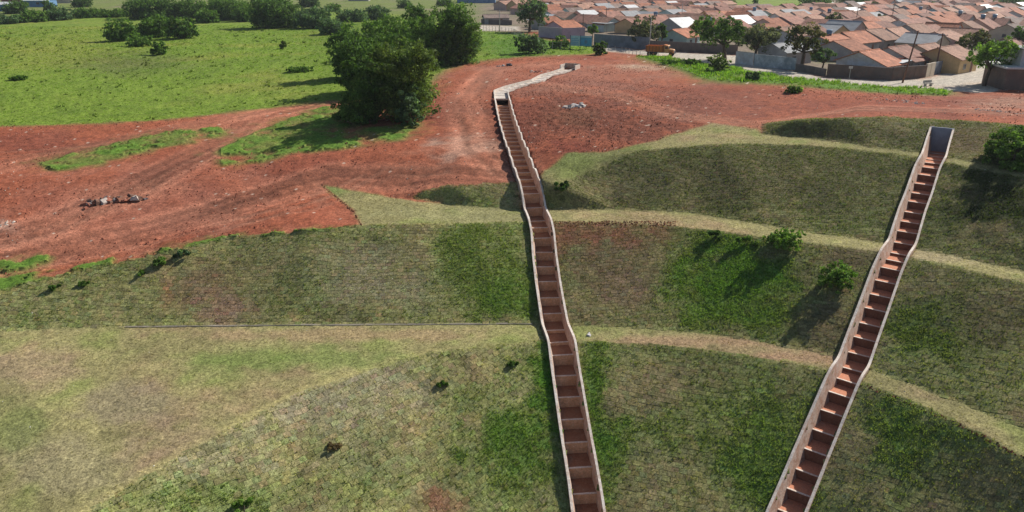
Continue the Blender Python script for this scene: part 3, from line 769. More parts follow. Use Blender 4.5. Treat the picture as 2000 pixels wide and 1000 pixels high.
# ------------------------------------------------------------------ sod mats laid on the slopes (real slabs, joined)
def sod_mats():
    V = []; C = []
    n = 0
    regs = [  # (px bounds poly zone 1 only) direction of rows in world xy, region test in px
        (lambda u, v: (v > 640) & (u < 1080), (0.78, 0.62), 0.62, 0.42, 1.0),
        (lambda u, v: (v > 640) & (u >= 1080) & (u < 1660), (0.96, -0.25), 0.6, 0.40, 0.9),
        (lambda u, v: (v > 600) & (u >= 1600), (0.80, -0.60), 0.6, 0.40, 0.8),
        (lambda u, v: (v > 430) & (v <= 645) & (u < 1350), (1.0, 0.03), 0.62, 0.40, 1.0),
        (lambda u, v: (v > 430) & (v <= 760) & (u >= 1350) & ~((v > 600) & (u >= 1600)), (0.93, -0.36), 0.62, 0.40, 0.9),
        (lambda u, v: (v <= 430) | ((v < 530) & (u > 1700)), (0.97, -0.22), 0.62, 0.40, 0.9)]
    rng = np.random.default_rng(5)
    allV = []; allC = []
    for test, d, L, Wd, keep in regs:
        d = np.array(d) / np.hypot(*d); e = np.array((-d[1], d[0]))
        u = np.arange(-130, 130, L); v = np.arange(-130, 150, Wd)
        U, Vv = np.meshgrid(u, v)
        U = U + (np.arange(len(v)) % 2)[:, None] * L * 0.5 + rng.uniform(-.06, .06, U.shape)
        U += 0.5 * vnoise(U * 0.1 + 40, Vv * 0.1 + 40, 2); Vv = Vv + 0.25 * vnoise(U * 0.07 + 9, Vv * 0.12 + 60, 4)
        X = U * d[0] + Vv * e[0]; Y = U * d[1] + Vv * e[1]
        m = (Y > 36) & (Y < 125) & (np.abs(X) < 0.9 * (Y + 10)); X = X[m]; Y = Y[m]
        i, j = gidx(X, Y)
        pu, pv, _ = project(X, Y, gz_arr(GZ, X, Y))
        ok = (Z[i, j] == 1) & test(pu, pv) & ~cut[i, j] & (rng.random(len(X)) < keep) & (pu > -150) & (pu < 2150) & (pv < 1100)
        X = X[ok]; Y = Y[ok]; i = i[ok]; j = j[ok]
        k = len(X)
        a, b = L * 0.5 * rng.uniform(0.95, 0.985, k), Wd * 0.5 * rng.uniform(0.93, 0.975, k)
        rot = rng.normal(0, 0.03, k)
        dx = d[0] * np.cos(rot) - d[1] * np.sin(rot); dy = d[0] * np.sin(rot) + d[1] * np.cos(rot)
        ex, ey = -dy, dx
        h = 0.010 + 0.022 * rng.random(k) ** 2 + 0.014 * np.clip(n_sm[i, j], 0, 1)
        col = ALB[i, j] * rng.uniform(0.90, 1.10, k)[:, None]
        col = col * (1 + rng.normal(0, 0.05, (k, 3)))
        P = []
        for s0, s1, ins in ((-1,-1,0),(1,-1,0),(1,1,0),(-1,1,0),(-1,-1,1),(1,-1,1),(1,1,1),(-1,1,1)):
            aa = a * (0.985 if ins else 1) ; bb = b * (0.975 if ins else 1)
            xx = X + dx * aa * s0 + ex * bb * s1; yy = Y + dy * aa * s0 + ey * bb * s1
            zz = gz_arr(GZ0, xx, yy) + (h if ins else -0.08)
            P.append(np.stack([xx, yy, zz], -1))
        allV.append(np.stack(P, 1).reshape(-1, 3)); allC.append(np.repeat(col, 8, 0))
    V = np.concatenate(allV); C = np.clip(np.concatenate(allC), 0.01, 0.8)
    k = len(V) // 8
    f = np.array([(4,5,6,7),(0,1,5,4),(1,2,6,5),(2,3,7,6),(3,0,4,7)])
    Fc = (np.arange(k)[:, None, None] * 8 + f[None]).reshape(-1, 4)
    o = mesh_np('sod_mats', V, Fc, M['ground'], C, smooth=False)
    tag(o, 'worn turf mats laid in rows over the embankment slopes', 'turf', kind='stuff')
    print('sod mats', k)
sod_mats()

# ------------------------------------------------------------------ grass and weeds
def tufts(name, X, Y, H, WB, COLR, nb=4, lean=0.5, A=None, rng=RNG):
    k = len(X); A = GZ0 if A is None else A
    zz = gz_arr(A, X, Y) - 0.03
    V = np.zeros((k, nb, 3, 3)); 
    for q in range(nb):
        a = rng.uniform(0, 2 * math.pi, k); r = rng.uniform(0, 0.35, k) * H
        bx = X + np.cos(a) * r; by = Y + np.sin(a) * r
        a2 = rng.uniform(0, math.pi, k)
        wx_, wy_ = np.cos(a2) * WB, np.sin(a2) * WB
        h = H * rng.uniform(0.55, 1.1, k)
        lx = np.cos(a) * h * lean * rng.uniform(0.2, 1.2, k); ly = np.sin(a) * h * lean * rng.uniform(0.2, 1.2, k)
        V[:, q, 0] = np.stack([bx - wx_, by - wy_, zz], -1)
        V[:, q, 1] = np.stack([bx + wx_, by + wy_, zz], -1)
        V[:, q, 2] = np.stack([bx + lx, by + ly, zz + h], -1)
    C = np.repeat((COLR * rng.uniform(0.75, 1.25, (k, 1)))[:, None], nb * 3, 1).reshape(-1, 3)
    n = k * nb * 3
    o = mesh_np(name, V.reshape(-1, 3), np.arange(n).reshape(-1, 3), M['blade'], np.clip(C, 0.01, 0.7))
    return o
def scatter(n, y0, y1, zones, dens=None, rng=RNG, px=(-80, 2080), power=1.0):
    """random ground positions, roughly even per square metre"""
    y = np.sqrt(rng.uniform(y0 ** 2, y1 ** 2, n)) if power == 1 else y0 + (y1 - y0) * rng.random(n) ** power
    t = rng.uniform(-0.80, 0.80, n); x = t * (y + 12)
    i, j = gidx(x, y)
    u, v, _ = project(x, y, gz_arr(GZ, x, y))
    ok = np.isin(Z[i, j], zones) & ~cut[i, j] & (u > px[0]) & (u < px[1]) & (v < 1060)
    x, y, i, j, u, v = x[ok], y[ok], i[ok], j[ok], u[ok], v[ok]
    return x, y, i, j, u, v
# slopes: short dry and green tufts
x, y, i, j, u, v = scatter(430000, 36, 112, [1])
c = ALB[i, j] * np.array([1.0, 1.08, 0.85])
c = np.where((RNG.random(len(x)) < 0.35)[:, None], c * 0.6 + np.array([0.03, 0.06, 0.01]), c * 1.1)
s = RNG.uniform(0.06, 0.17, len(x)) * (1 + 0.5 * (c[:, 1] > c[:, 0] * 1.2))
tag(tufts('slope_grass', x, y, s, s * 0.22, c, 3), 'short patchy grass sprouting through the turf on the slopes', 'grass', kind='stuff')
print('slope tufts', len(x))
x, y, i, j, u, v = scatter(420000, 36, 112, [1])
g_ = ALB[i, j]; kk = (g_[:, 1] > g_[:, 0] * 1.18) | (RNG.random(len(x)) < 0.06); x, y, c = x[kk], y[kk], g_[kk] * 1.25
s = RNG.uniform(0.10, 0.26, len(x))
tag(tufts('lush_slope_grass', x, y, s, s * 0.16, c, 4, 0.9), 'taller lush green grass patches on the slopes beside the chutes', 'grass', kind='stuff')
print('lush', len(x))
x, y, i, j, u, v = scatter(110000, 36, 112, [2])
c = ALB[i, j] * 1.05; s = RNG.uniform(0.06, 0.15, len(x))
tag(tufts('terrace_grass', x, y, s, s * 0.25, c, 3), 'short pale mown grass on the flat terraces', 'grass', kind='stuff')
x, y, i, j, u, v = scatter(150000, 95, 330, [3], power=1.5)
c = ALB[i, j] * np.array([0.95, 1.05, 0.9]); s = RNG.uniform(0.08, 0.22, len(x)) * np.clip(y / 130, 1, 1.8)
c = c * 1.25
dk = ((n_sm[i, j] > 0.7) & (RNG.random(len(x)) < 0.5)) | (RNG.random(len(x)) < 0.008)
c = np.where(dk[:, None], c * 0.5, c); s = np.where(dk, s * 2.2, s)
tag(tufts('field_grass', x, y, s, s * 0.4, c, 3, 1.3), 'bright green pasture grass with darker weeds on the wide field', 'grass', kind='stuff')
print('field tufts', len(x))
x, y, i, j, u, v = scatter(170000, 60, 200, [6])
right = (u > 1000)
c = np.where(right[:, None], np.array([0.17, 0.31, 0.045]), np.array([0.16, 0.24, 0.05])) * RNG.uniform(0.6, 1.2, (len(x), 1))
clump = 0.5 + 0.5 * fbm(x, y, 3.0, 3, 6)
keep = (RNG.random(len(x)) < np.where(right, 0.35 + 0.9 * clump, 0.15 + 0.8 * clump))
s = np.where(right, RNG.uniform(0.22, 0.55, len(x)) * (0.5 + 1.1 * clump), RNG.uniform(0.07, 0.20, len(x)) * (0.6 + clump))
c = c * (0.75 + 0.6 * clump)[:, None] + (RNG.random((len(x), 1)) < 0.15) * np.array([0.10, 0.06, 0.02])
x, y, s, c = x[keep], y[keep], s[keep], np.clip(c[keep], 0.01, 0.6)
tag(tufts('verge_grass', x, y, s, s * 0.2, c, 4, 0.6), 'tall lush grass along the dirt edge and road', 'grass', kind='stuff')
print('verge tufts', len(x))
# loose clods and pebbles on the red ground
def pebbles(name, n, lst_sizes, cols, label, filt=None, zones=(0,)):
    x, y, i, j, u, v = scatter(n, 36 if 1 in zones else 62, 190 if 1 not in zones else 95, list(zones))
    if filt is not None:
        k = filt(x, y, u, v); x, y, u, v = x[k], y[k], u[k], v[k]
    k = len(x)
    r = RNG.uniform(*lst_sizes, k) * RNG.uniform(0.5, 1, k)
    base = np.array([(1,0,0),(-.6,.8,0),(-.5,-.9,0),(0.1,0.1,0.9)])
    V = np.zeros((k, 5, 3)); ang = RNG.uniform(0, 6.28, k)
    oct_ = np.array([(1,.2,0),(-.3,1,0),(-1,-.3,0),(.3,-1,0),(0,0,.8)])
    for q in range(5):
        s_ = r * RNG.uniform(0.7, 1.3, k)
        V[:, q, 0] = x + s_ * (oct_[q,0]*np.cos(ang) - oct_[q,1]*np.sin(ang)); V[:, q, 1] = y + s_ * (oct_[q,0]*np.sin(ang) + oct_[q,1]*np.cos(ang))
        V[:, q, 2] = gz_arr(GZ0, x, y) - 0.03 * (q < 4) + s_ * oct_[q,2]
    f = np.array([(0,1,4),(1,2,4),(2,3,4),(3,0,4)])
    Fc = (np.arange(k)[:, None, None] * 5 + f[None]).reshape(-1, 3)
    cc = np.array(cols)[RNG.integers(0, len(cols), k)] * RNG.uniform(0.7, 1.2, (k, 1))
    o = mesh_np(name, V.reshape(-1, 3), Fc, M['ground'], np.repeat(cc, 5, 0))
    tag(o, label, 'stones', kind='stuff')
pebbles('soil_clods', 60000, (0.05, 0.2), [(0.30,0.10,0.065),(0.38,0.15,0.10),(0.22,0.075,0.05)], 'loose red soil clods strewn over the bare ground',
        lambda x, y, u, v: (fbm(x, y, 9, 3, 2) > 0.05))
pebbles('dark_clods', 110000, (0.05, 0.17), [(0.26,0.10,0.065),(0.19,0.07,0.045),(0.33,0.14,0.09)], 'dark crumbly soil clods on the rough ground right of the long chute',
        lambda x, y, u, v: (np.hypot((u - 1160) / 260, (v - 235) / 90) + 0.35 * fbm(x, y, 8, 3, 3) + 0.35 * RNG.random(len(x)) < 0.95))
pebbles('scarp_clods', 300000, (0.06, 0.17), [(0.26,0.10,0.065),(0.36,0.15,0.09),(0.12,0.06,0.04)], 'crumbled red soil along the broken edge below the upper terrace',
        lambda x, y, u, v: ((np.abs(v - 437) < 5) & (u > 1082) & (u < 1320)) | ((np.abs(v - np.interp(u, [630, 690, 706], [364, 412, 440])) < 2.5) & (u > 628) & (u < 708)) | ((np.abs(v - np.interp(u, [1690,1800,1900,2000], [752,797,841,896])) < 3.5) & (u > 1690)), (0, 1, 2))
pebbles('litter_specks', 16000, (0.04, 0.09), [(0.75,0.73,0.70)], 'scattered tiny white litter and pebbles on the turf', lambda x, y, u, v: RNG.random(len(x)) < 0.04, (1, 2))
pebbles('pale_stones', 15000, (0.05, 0.15), [(0.62,0.52,0.45),(0.5,0.42,0.36)], 'small pale stones strewn thinly over the red dirt',
        lambda x, y, u, v: (fbm(x, y, 7, 3, 4) > 0.35))
pebbles('white_rubble', 130000, (0.10, 0.26), [(0.70,0.62,0.56)], 'lines of whitish rubble beside the track at far right',
        lambda x, y, u, v: (np.abs(v - (193 + (u - 1725) * 0.125)) < 1.5) & (u > 1725) & (u < 1805) | (np.abs(v - (213 + (u - 1900) * 0.09)) < 1.7) & (u > 1900) | (np.hypot((u - 8) / 22, (v - 437) / 8) < 1))

# ------------------------------------------------------------------ plants
def tube_np(P, R, n=6):
    """tapered tube along points"""
    P = np.array(P, float); V = []; Fc = []
    for k in range(len(P)):
        d = P[min(k+1, len(P)-1)] - P[max(k-1, 0)]; d /= np.linalg.norm(d) + 1e-9
        a = np.cross(d, (0.31, 0.9, 0.3)); a /= np.linalg.norm(a); b = np.cross(d, a)
        for q in range(n):
            t = 2 * math.pi * q / n; V.append(P[k] + R[k] * (a * math.cos(t) + b * math.sin(t)))
    for k in range(len(P) - 1):
        for q in range(n): Fc.append((k*n+q, k*n+(q+1) % n, (k+1)*n+(q+1) % n, (k+1)*n+q))
    return np.array(V), np.array(Fc)

def crown_mesh(rng, blobs, nleaf, size, col, col2, droop=0.0, elong=1.0):
    """leaf clumps on the skins of many small lobes; blobs = [(cx,cy,cz,rx,ry,rz)]"""
    vol = np.array([b[3]*b[4] + b[3]*b[5] for b in blobs]); wts = vol / vol.sum()
    allP = []; allN = []; allC = []
    for b, w in zip(blobs, wts):
        n = int(nleaf * w)
        if n < 8: continue
        rr = (b[3] + b[4] + b[5]) / 3
        nsub = int(np.clip(rr * rr * 3.2, 8, 42))
        d = rng.normal(size=(nsub, 3)); d /= np.linalg.norm(d, axis=1)[:, None]
        d[:, 2] = np.where(d[:, 2] < -0.75, -d[:, 2] * 0.5, d[:, 2])
        rad = rng.uniform(0.5, 1.12, nsub)[:, None]
        sc = np.array(b[3:6]) * rad * d + np.array(b[:3])
        sr = rng.uniform(0.16, 0.40, nsub) * rr
        sub = rng.integers(0, nsub, n)
        e = rng.normal(size=(n, 3)); e /= np.linalg.norm(e, axis=1)[:, None]
        rf = rng.uniform(0.35, 1.12, n) ** 0.6
        p = sc[sub] + e * (sr[sub] * rf)[:, None] * np.array([1.1, 1.1, 0.85])
        p[:, 2] = np.maximum(p[:, 2], 0.05)
        tint = rng.uniform(0.0, 1.0, nsub)[sub][:, None]
        cc = np.array(col) * (1 - tint) + np.array(col2) * tint
        cc = cc * rng.uniform(0.6, 1.4, (n, 1)) * (0.65 + 0.7 * rng.random((nsub, 1)))[sub]
        nn = e + 0.9 * rng.normal(size=(n, 3)) + np.array([0, 0, 0.4]); nn /= np.linalg.norm(nn, axis=1)[:, None]
        allP.append(p); allN.append(nn); allC.append(cc)
    p = np.concatenate(allP); nn = np.concatenate(allN); cc = np.concatenate(allC); n = len(p)
    a = np.cross(nn, rng.normal(size=(n, 3))); a /= np.linalg.norm(a, axis=1)[:, None] + 1e-9
    b_ = np.cross(nn, a)
    s = size * rng.uniform(0.55, 1.35, n)[:, None]
    V = np.stack([p - a * s * elong, p + b_ * s * 0.55, p + a * s * elong, p - b_ * s * 0.55 - nn * s * 0.15], 1)
    if droop: V[:, 2, 2] -= droop * s[:, 0]
    V[..., 2] = np.maximum(V[..., 2], 0.02)
    return V.reshape(-1, 3), np.arange(4 * n).reshape(-1, 4), np.repeat(cc, 4, 0)

GREENS = {'dark': ((0.058,0.12,0.03),(0.12,0.21,0.05)), 'mid': ((0.07,0.145,0.03),(0.145,0.245,0.05)), 'olive': ((0.08,0.135,0.035),(0.17,0.235,0.06)),
          'bright': ((0.10,0.20,0.03),(0.19,0.32,0.06)), 'blue': ((0.055,0.11,0.05),(0.15,0.24,0.11)), 'grey': ((0.08,0.10,0.055),(0.18,0.20,0.12)), 'dry': ((0.16,0.12,0.06),(0.22,0.17,0.09)),
          'reddish': ((0.055,0.09,0.03),(0.15,0.135,0.065))}
def plant(name, label, cat, px, py, l, r, top, tone='mid', trunk=0.0, leaves=None, leaf=None, group=None, blobs=None, seed=0, lower=0.0, depthf=0.9):
    """px,py = where it meets the ground; l,r,top = extent of the crown in the photograph"""
    rng = np.random.default_rng(int(px * 7 + py * 13 + seed) % 100000)
    g = at(px, py); x0, y0, z0 = g
    z0 = gz(x0, y0)
    d = project(x0, y0, z0)[2]; sc = F / d
    Wm = (r - l) / sc; Hm = (py - top) / sc; off = ((l + r) / 2 - px) / sc
    root = empty(name, (x0, y0, z0 - 0.05), label=label, cat=cat, group=group)
    leaf = leaf or max(0.10, min(0.42, 2.6 / sc))
    if blobs is None:
        hb = trunk * Hm; ch = Hm - hb
        nb = 1 if Wm < 2.2 else int(np.clip(Wm * 0.9, 5, 12))
        if nb == 1:
            blobs = [(off, 0, hb + ch * 0.48, Wm / 2, Wm / 2 * depthf, ch * 0.5)]
        else:
            blobs = [(off, 0, hb + ch * 0.52, Wm * 0.36, Wm * 0.34 * depthf, ch * 0.46)]
            if trunk < 0.05:
                for q in range(nb):
                    a = 2 * math.pi * (q + .5) / nb; rr = Wm * rng.uniform(0.20, 0.27)
                    blobs.append((off + math.cos(a) * (Wm * 0.47 - rr), math.sin(a) * (Wm * 0.47 - rr) * depthf, ch * rng.uniform(0.16, 0.26), rr, rr * depthf, ch * 0.25))
            for q in range(nb):
                a = 2 * math.pi * q / nb + rng.uniform(-.3, .3); rr = Wm * rng.uniform(0.14, 0.27)
                hh = rng.uniform(0.16, 0.32) * ch
                blobs.append((off + math.cos(a) * (Wm / 2 - rr), math.sin(a) * (Wm / 2 - rr) * depthf, hb + rng.uniform(0.26, 0.78) * ch, rr, rr * depthf, hh))
    area = sum(b[3] * b[5] + b[4] * b[5] for b in blobs)
    if leaves is None: leaves = int(np.clip(area * 3.0 / (leaf * leaf) * 1.3, 1200, 26000))
    c1, c2 = GREENS[tone]
    V, Fc, Cc = crown_mesh(rng, blobs, leaves, leaf, c1, c2)
    o = mesh_np('crown', V, Fc, M['leaf'], np.clip(Cc, 0.008, 0.6), parent=root)
    # trunk and limbs
    if Hm > 1.0:
        tv = []; tf = []; nv = 0
        tr = max(0.05, 0.018 * Hm + 0.012 * Wm) * (1.2 if trunk else 0.8)
        topz = max(trunk * Hm * 1.05, 0.35 * Hm)
        pts = [(0, 0, -0.2), (off * 0.15 + rng.normal(0, .05), rng.normal(0, .05), topz * 0.5), (off * 0.4, rng.normal(0, .1), topz)]
        v_, f_ = tube_np(pts, [tr * 1.25, tr, tr * 0.75]); tv.append(v_); tf.append(f_ + nv); nv += len(v_)
        for b in blobs[:7]:
            mid = np.array(pts[2]) * 0.5 + np.array(b[:3]) * 0.5 + rng.normal(0, 0.08 * Wm * 0.3, 3)
            v_, f_ = tube_np([pts[2], mid, b[:3]], [tr * 0.6, tr * 0.4, tr * 0.12], 5); tv.append(v_); tf.append(f_ + nv); nv += len(v_)
        mesh_np('trunk', np.concatenate(tv), np.concatenate(tf), M['bark'], smooth=True, parent=root)
    return root

T_ = 'tree'; B_ = 'bush'
PL = [
 # the clump in the middle
 ('tree','tall dark tree at the right end of the clump beside the dirt track',T_,893,124,840,940,2,'dark',0.0),
 ('tree','dark round tree at the left edge of the clump, over the field shadow',T_,690,152,642,742,52,'dark',0.0),
 ('tree','deep green tree in the middle back of the clump',T_,775,112,705,830,35,'mid',0.0),
 ('tree','leafy tree filling the gap between tall right tree and the clump middle',T_,830,95,790,862,14,'dark',0.0),
 ('tree','largest foreground tree of the clump with olive sunlit top',T_,790,232,722,862,76,'olive',0.0),
 ('tree','dark forked tree left of the largest one in the clump',T_,735,225,676,782,100,'dark',0.0),
 ('tree','broad dark tree joining the left and middle of the clump',T_,724,180,660,800,66,'dark',0.0),
 ('tree','dark tree between the largest tree and the tall right tree',T_,845,128,800,892,28,'mid',0.0),
 ('bush','green bushy shrub at the lower left foot of the big clump',B_,706,240,650,752,165,'mid',0.0),
 ('bush','blue-green shrub at the lower right foot of the big clump',B_,805,246,775,832,172,'blue',0.0),
 ('bush','small blue-green shrub leaning over the red dirt right of the clump',B_,832,198,812,853,158,'blue',0.0),
 # on the field
 ('bush','left bush of the row of three in the field',B_,238,80,205,272,38,'mid',0.0),
 ('bush','middle bush of the row of three in the field',B_,305,72,268,338,33,'mid',0.0),
 ('bush','right dark bush of the row of three in the field',B_,355,75,325,390,32,'dark',0.0),
 ('bush','low spreading bush just in front of the row of three',B_,275,90,248,300,70,'mid',0.0),
 ('bush','small bush standing alone in front of the row of three',B_,310,107,294,330,78,'mid',0.0),
 ('bush','tiny thin sapling in the field right of the bush row',B_,553,95,546,560,78,'olive',0.0),
 ('bush','low weed clump in the field near the left edge',B_,35,155,20,55,148,'mid',0.0),
 ('bush','low dark weed patch in the field left of the clump shadow',B_,585,140,560,612,131,'mid',0.0),
 ('tree','large round dark tree behind the field left of centre',T_,545,54,488,592,-6,'dark',0.0),
 ('bush','wide blue-green shrub mass right of the large round tree',B_,610,55,572,655,14,'blue',0.0),
 ('bush','blue-green bush in front of the far dirt yard',B_,690,42,655,722,16,'blue',0.0),
 ('bush','blue-green bush between the far dirt yard and the clump',B_,738,38,712,764,14,'blue',0.0),
 ('bush','low blue-green bush at the field corner behind the left clump tree',B_,650,66,620,682,38,'blue',0.0),
 ('tree','dense dark tree behind the bush row at the far field edge',T_,290,36,248,345,-4,'dark',0.0),
 ('tree','lighter green tree right of the dense dark one at the far field edge',T_,370,34,335,412,-5,'mid',0.0),
 ('tree','green tree in the far hedge between the two large dark trees',T_,440,38,405,492,-6,'mid',0.0),
 ('bush','low blue-grey hedge bush at the far left edge',B_,18,46,-5,42,28,'blue',0.0),
 ('bush','rounded hedge bush second from the left edge',B_,72,42,45,98,20,'mid',0.0),
 ('bush','blue-green hedge bush left of the pale rubble field',B_,118,39,92,145,14,'blue',0.0),
 ('bush','pale green hedge bush below the rubble field',B_,172,34,142,205,16,'mid',0.0),
 ('bush','last low hedge bush before the dense dark tree',B_,225,33,200,252,17,'mid',0.0),
 # hedge fillers
 ('tree','dark tree at the top edge right of the large round tree',T_,602,14,582,628,-8,'dark',0.0),
 ('bush','low green bush beside the far dirt yard at the top',B_,648,22,632,668,8,'mid',0.0),
 ('tree','small dark tree at the top edge right of the far grey shed',T_,790,16,774,808,-2,'dark',0.0),
 ('tree','small green tree at the top edge left of the dark teal building',T_,868,12,850,884,-4,'mid',0.0),
 ('tree','green tree at the top edge between two far hedge trees',T_,520,18,496,540,-6,'mid',0.0),
 ('bush','dark hedge bush between the first two rounded hedge bushes',B_,45,44,25,64,26,'mid',0.0),
 ('bush','tall green bush at the right end of the far hedge',B_,478,42,455,500,10,'mid',0.0),
 ('bush','green bush at the foot of the light tree at the far edge',B_,405,44,380,432,20,'mid',0.0),
 ('tree','dark tree behind the left hedge at the top edge',T_,30,26,8,58,2,'dark',0.0),
 ('tree','dark tree behind the rubble lot at the top edge',T_,160,14,140,182,-6,'dark',0.0),
 ('tree','dark tree between the blue shed and cream building',T_,97,22,84,112,2,'dark',0.0),
 # around the village
 ('tree','grey-green tree with pale stems left of the lilac wall',T_,1034,62,1004,1072,-4,'blue',0.12),
 ('bush','round green bush on the grass below the lilac wall',B_,1038,104,1003,1068,62,'blue',0.0),
 ('bush','smaller green bush left of the blue billboard',B_,1092,95,1068,1116,70,'mid',0.0),
 ('bush','dark bush with pale leaves right of the billboard by the road',B_,1172,107,1157,1188,82,'dark',0.0),
 ('bush','small clipped yellow-green tree by the end of the lilac wall',B_,1157,75,1147,1167,50,'bright',0.25),
 ('tree','thin grey-green tree behind the pole left of the truck',T_,1262,94,1222,1292,36,'grey',0.15),
 ('tree','dark round tree right behind the thin grey tree',T_,1292,92,1280,1303,47,'dark',0.1),
 ('tree','broad dark green tree with white painted trunk over the road',T_,1416,117,1345,1458,35,'dark',0.22),
 ('tree','dusty green tree hanging over the stained white wall',T_,1472,122,1436,1522,50,'grey',0.18),
 ('tree','dark tree with reddish dry leaves beside the white gabled house',T_,1566,136,1524,1606,42,'reddish',0.2),
 ('bush','pale blue-green leafy plant over the wall by the gabled house',B_,1606,140,1582,1628,92,'blue',0.2),
 ('bush','olive bush on the grass verge in front of the broad tree',B_,1402,140,1378,1426,106,'olive',0.0),
 ('bush','low green bush on the verge right of the truck',B_,1350,128,1335,1368,116,'mid',0.0),
 ('bush','dark weedy plant on the verge grass below the stained wall',B_,1468,158,1455,1484,140,'blue',0.0),
 ('bush','round grass clump standing alone on the red dirt edge',B_,1548,181,1532,1566,166,'bright',0.0),
 ('tree','bright green street tree with leaning brown trunk at the road corner',T_,1922,168,1878,1982,78,'bright',0.24),
 ('tree','dark purplish tree behind the bright street tree',T_,1895,112,1862,1928,56,'reddish',0.1),
 ('tree','dark green tree at the right edge above the flat-roofed block',T_,1993,112,1962,2030,50,'dark',0.1),
 ('bush','small dark shrub in a yard behind the street corner',B_,1861,143,1852,1872,118,'dark',0.0),
 ('tree','sparse olive tree among the roofs above the gabled house',T_,1622,64,1604,1640,24,'grey',0.15),
 ('bush','brownish round tree behind the small clipped tree',B_,1196,60,1184,1208,38,'dark',0.1),
 ('tree','dark tree left among the far roofs above the grey wall',T_,1236,18,1215,1258,0,'dark',0.0),
 ('tree','very dark wide tree at the far green lot, left one',T_,1590,22,1560,1632,-8,'dark',0.0),
 ('tree','very dark wide tree at the far green lot, right one',T_,1665,14,1630,1705,-10,'dark',0.0),
 ('tree','slim dark tree on the far green lot',T_,1471,22,1465,1480,-5,'dark',0.1),
 ('tree','small round tree at the left corner of the far green lot',T_,1424,16,1414,1438,-2,'olive',0.1),
 ('tree','small round tree at the right of the far green lot',T_,1540,22,1530,1552,6,'mid',0.1),
 ('tree','big dark tree at the top right corner above the roofs',T_,1975,22,1942,2015,-6,'dark',0.0),
 ('tree','dark tree among far roofs left of the top right corner tree',T_,1893,26,1880,1920,12,'dark',0.0),
 ('tree','reddish brown tree among the roofs behind the grey sheet roof',T_,1718,52,1706,1732,28,'reddish',0.2),
 # on the slopes
 ('bush','scraggly shrub with pale leaves at the top of the right middle slope',B_,1528,482,1486,1570,440,'bright',0.0),
 ('bush','blue-green shrub halfway down the right middle slope by the slanting chute',B_,1636,560,1594,1674,506,'bright',0.0),
 ('bush','small dark tuft left of the scraggly shrub under the terrace edge',B_,1456,478,1438,1476,455,'mid',0.0),
 ('bush','smallest dark tuft further left under the terrace edge',B_,1396,468,1384,1410,449,'dark',0.0),
 ('bush','large bright shrub at the right edge beside the slanting chute top',B_,1975,322,1920,2045,238,'mid',0.0),
 ('bush','dense green shrub filling the right edge behind the large bright shrub',B_,1990,300,1935,2050,236,'mid',0.0),
 ('bush','small leafy shrub left of the large right edge shrub, by the terrace',B_,1938,306,1918,1962,262,'mid',0.0),
 ('bush','low bright shrub on the terrace below the right edge shrub',B_,1975,332,1950,2005,312,'bright',0.0),
 ('weed','dark weed on the lower slope left of the long chute','weed',1000,711,990,1011,702,'mid',0.0),
 ('weed','two-tuft weed on the lower slope, higher left one','weed',862,755,852,873,746,'mid',0.0),
 ('weed','dry brown weed in the middle of the lower left slope','weed',651,877,632,668,867,'dry',0.0),
 ('weed','bright green clump at the bottom edge of the lower left slope','weed',477,996,455,500,968,'bright',0.0),
 ('weed','leafy pale weed on the crest of the left middle slope','weed',360,501,343,374,489,'blue',0.0),
 ('weed','dark leafy weed left of the pale one on the left crest','weed',318,513,298,332,504,'mid',0.0),
 ('weed','dark weed on the left crest nearest the frame edge','weed',110,564,98,124,556,'mid',0.0),
 ('weed','dark weed on the left crest, middle of the row','weed',165,555,152,176,548,'mid',0.0),
 ('weed','weed on the left crest where the slope turns reddish','weed',272,534,262,284,527,'mid',0.0),
 ('weed','grey weed at the upper end of the right slope beside the long chute','weed',1096,372,1080,1112,350,'dark',0.0),
]
for sd, (nm, lab, cat, px, py, l, r_, top, tone, tk) in enumerate(PL):
    plant(nm, lab, cat, px, py, l, r_, top, tone, tk, seed=sd)

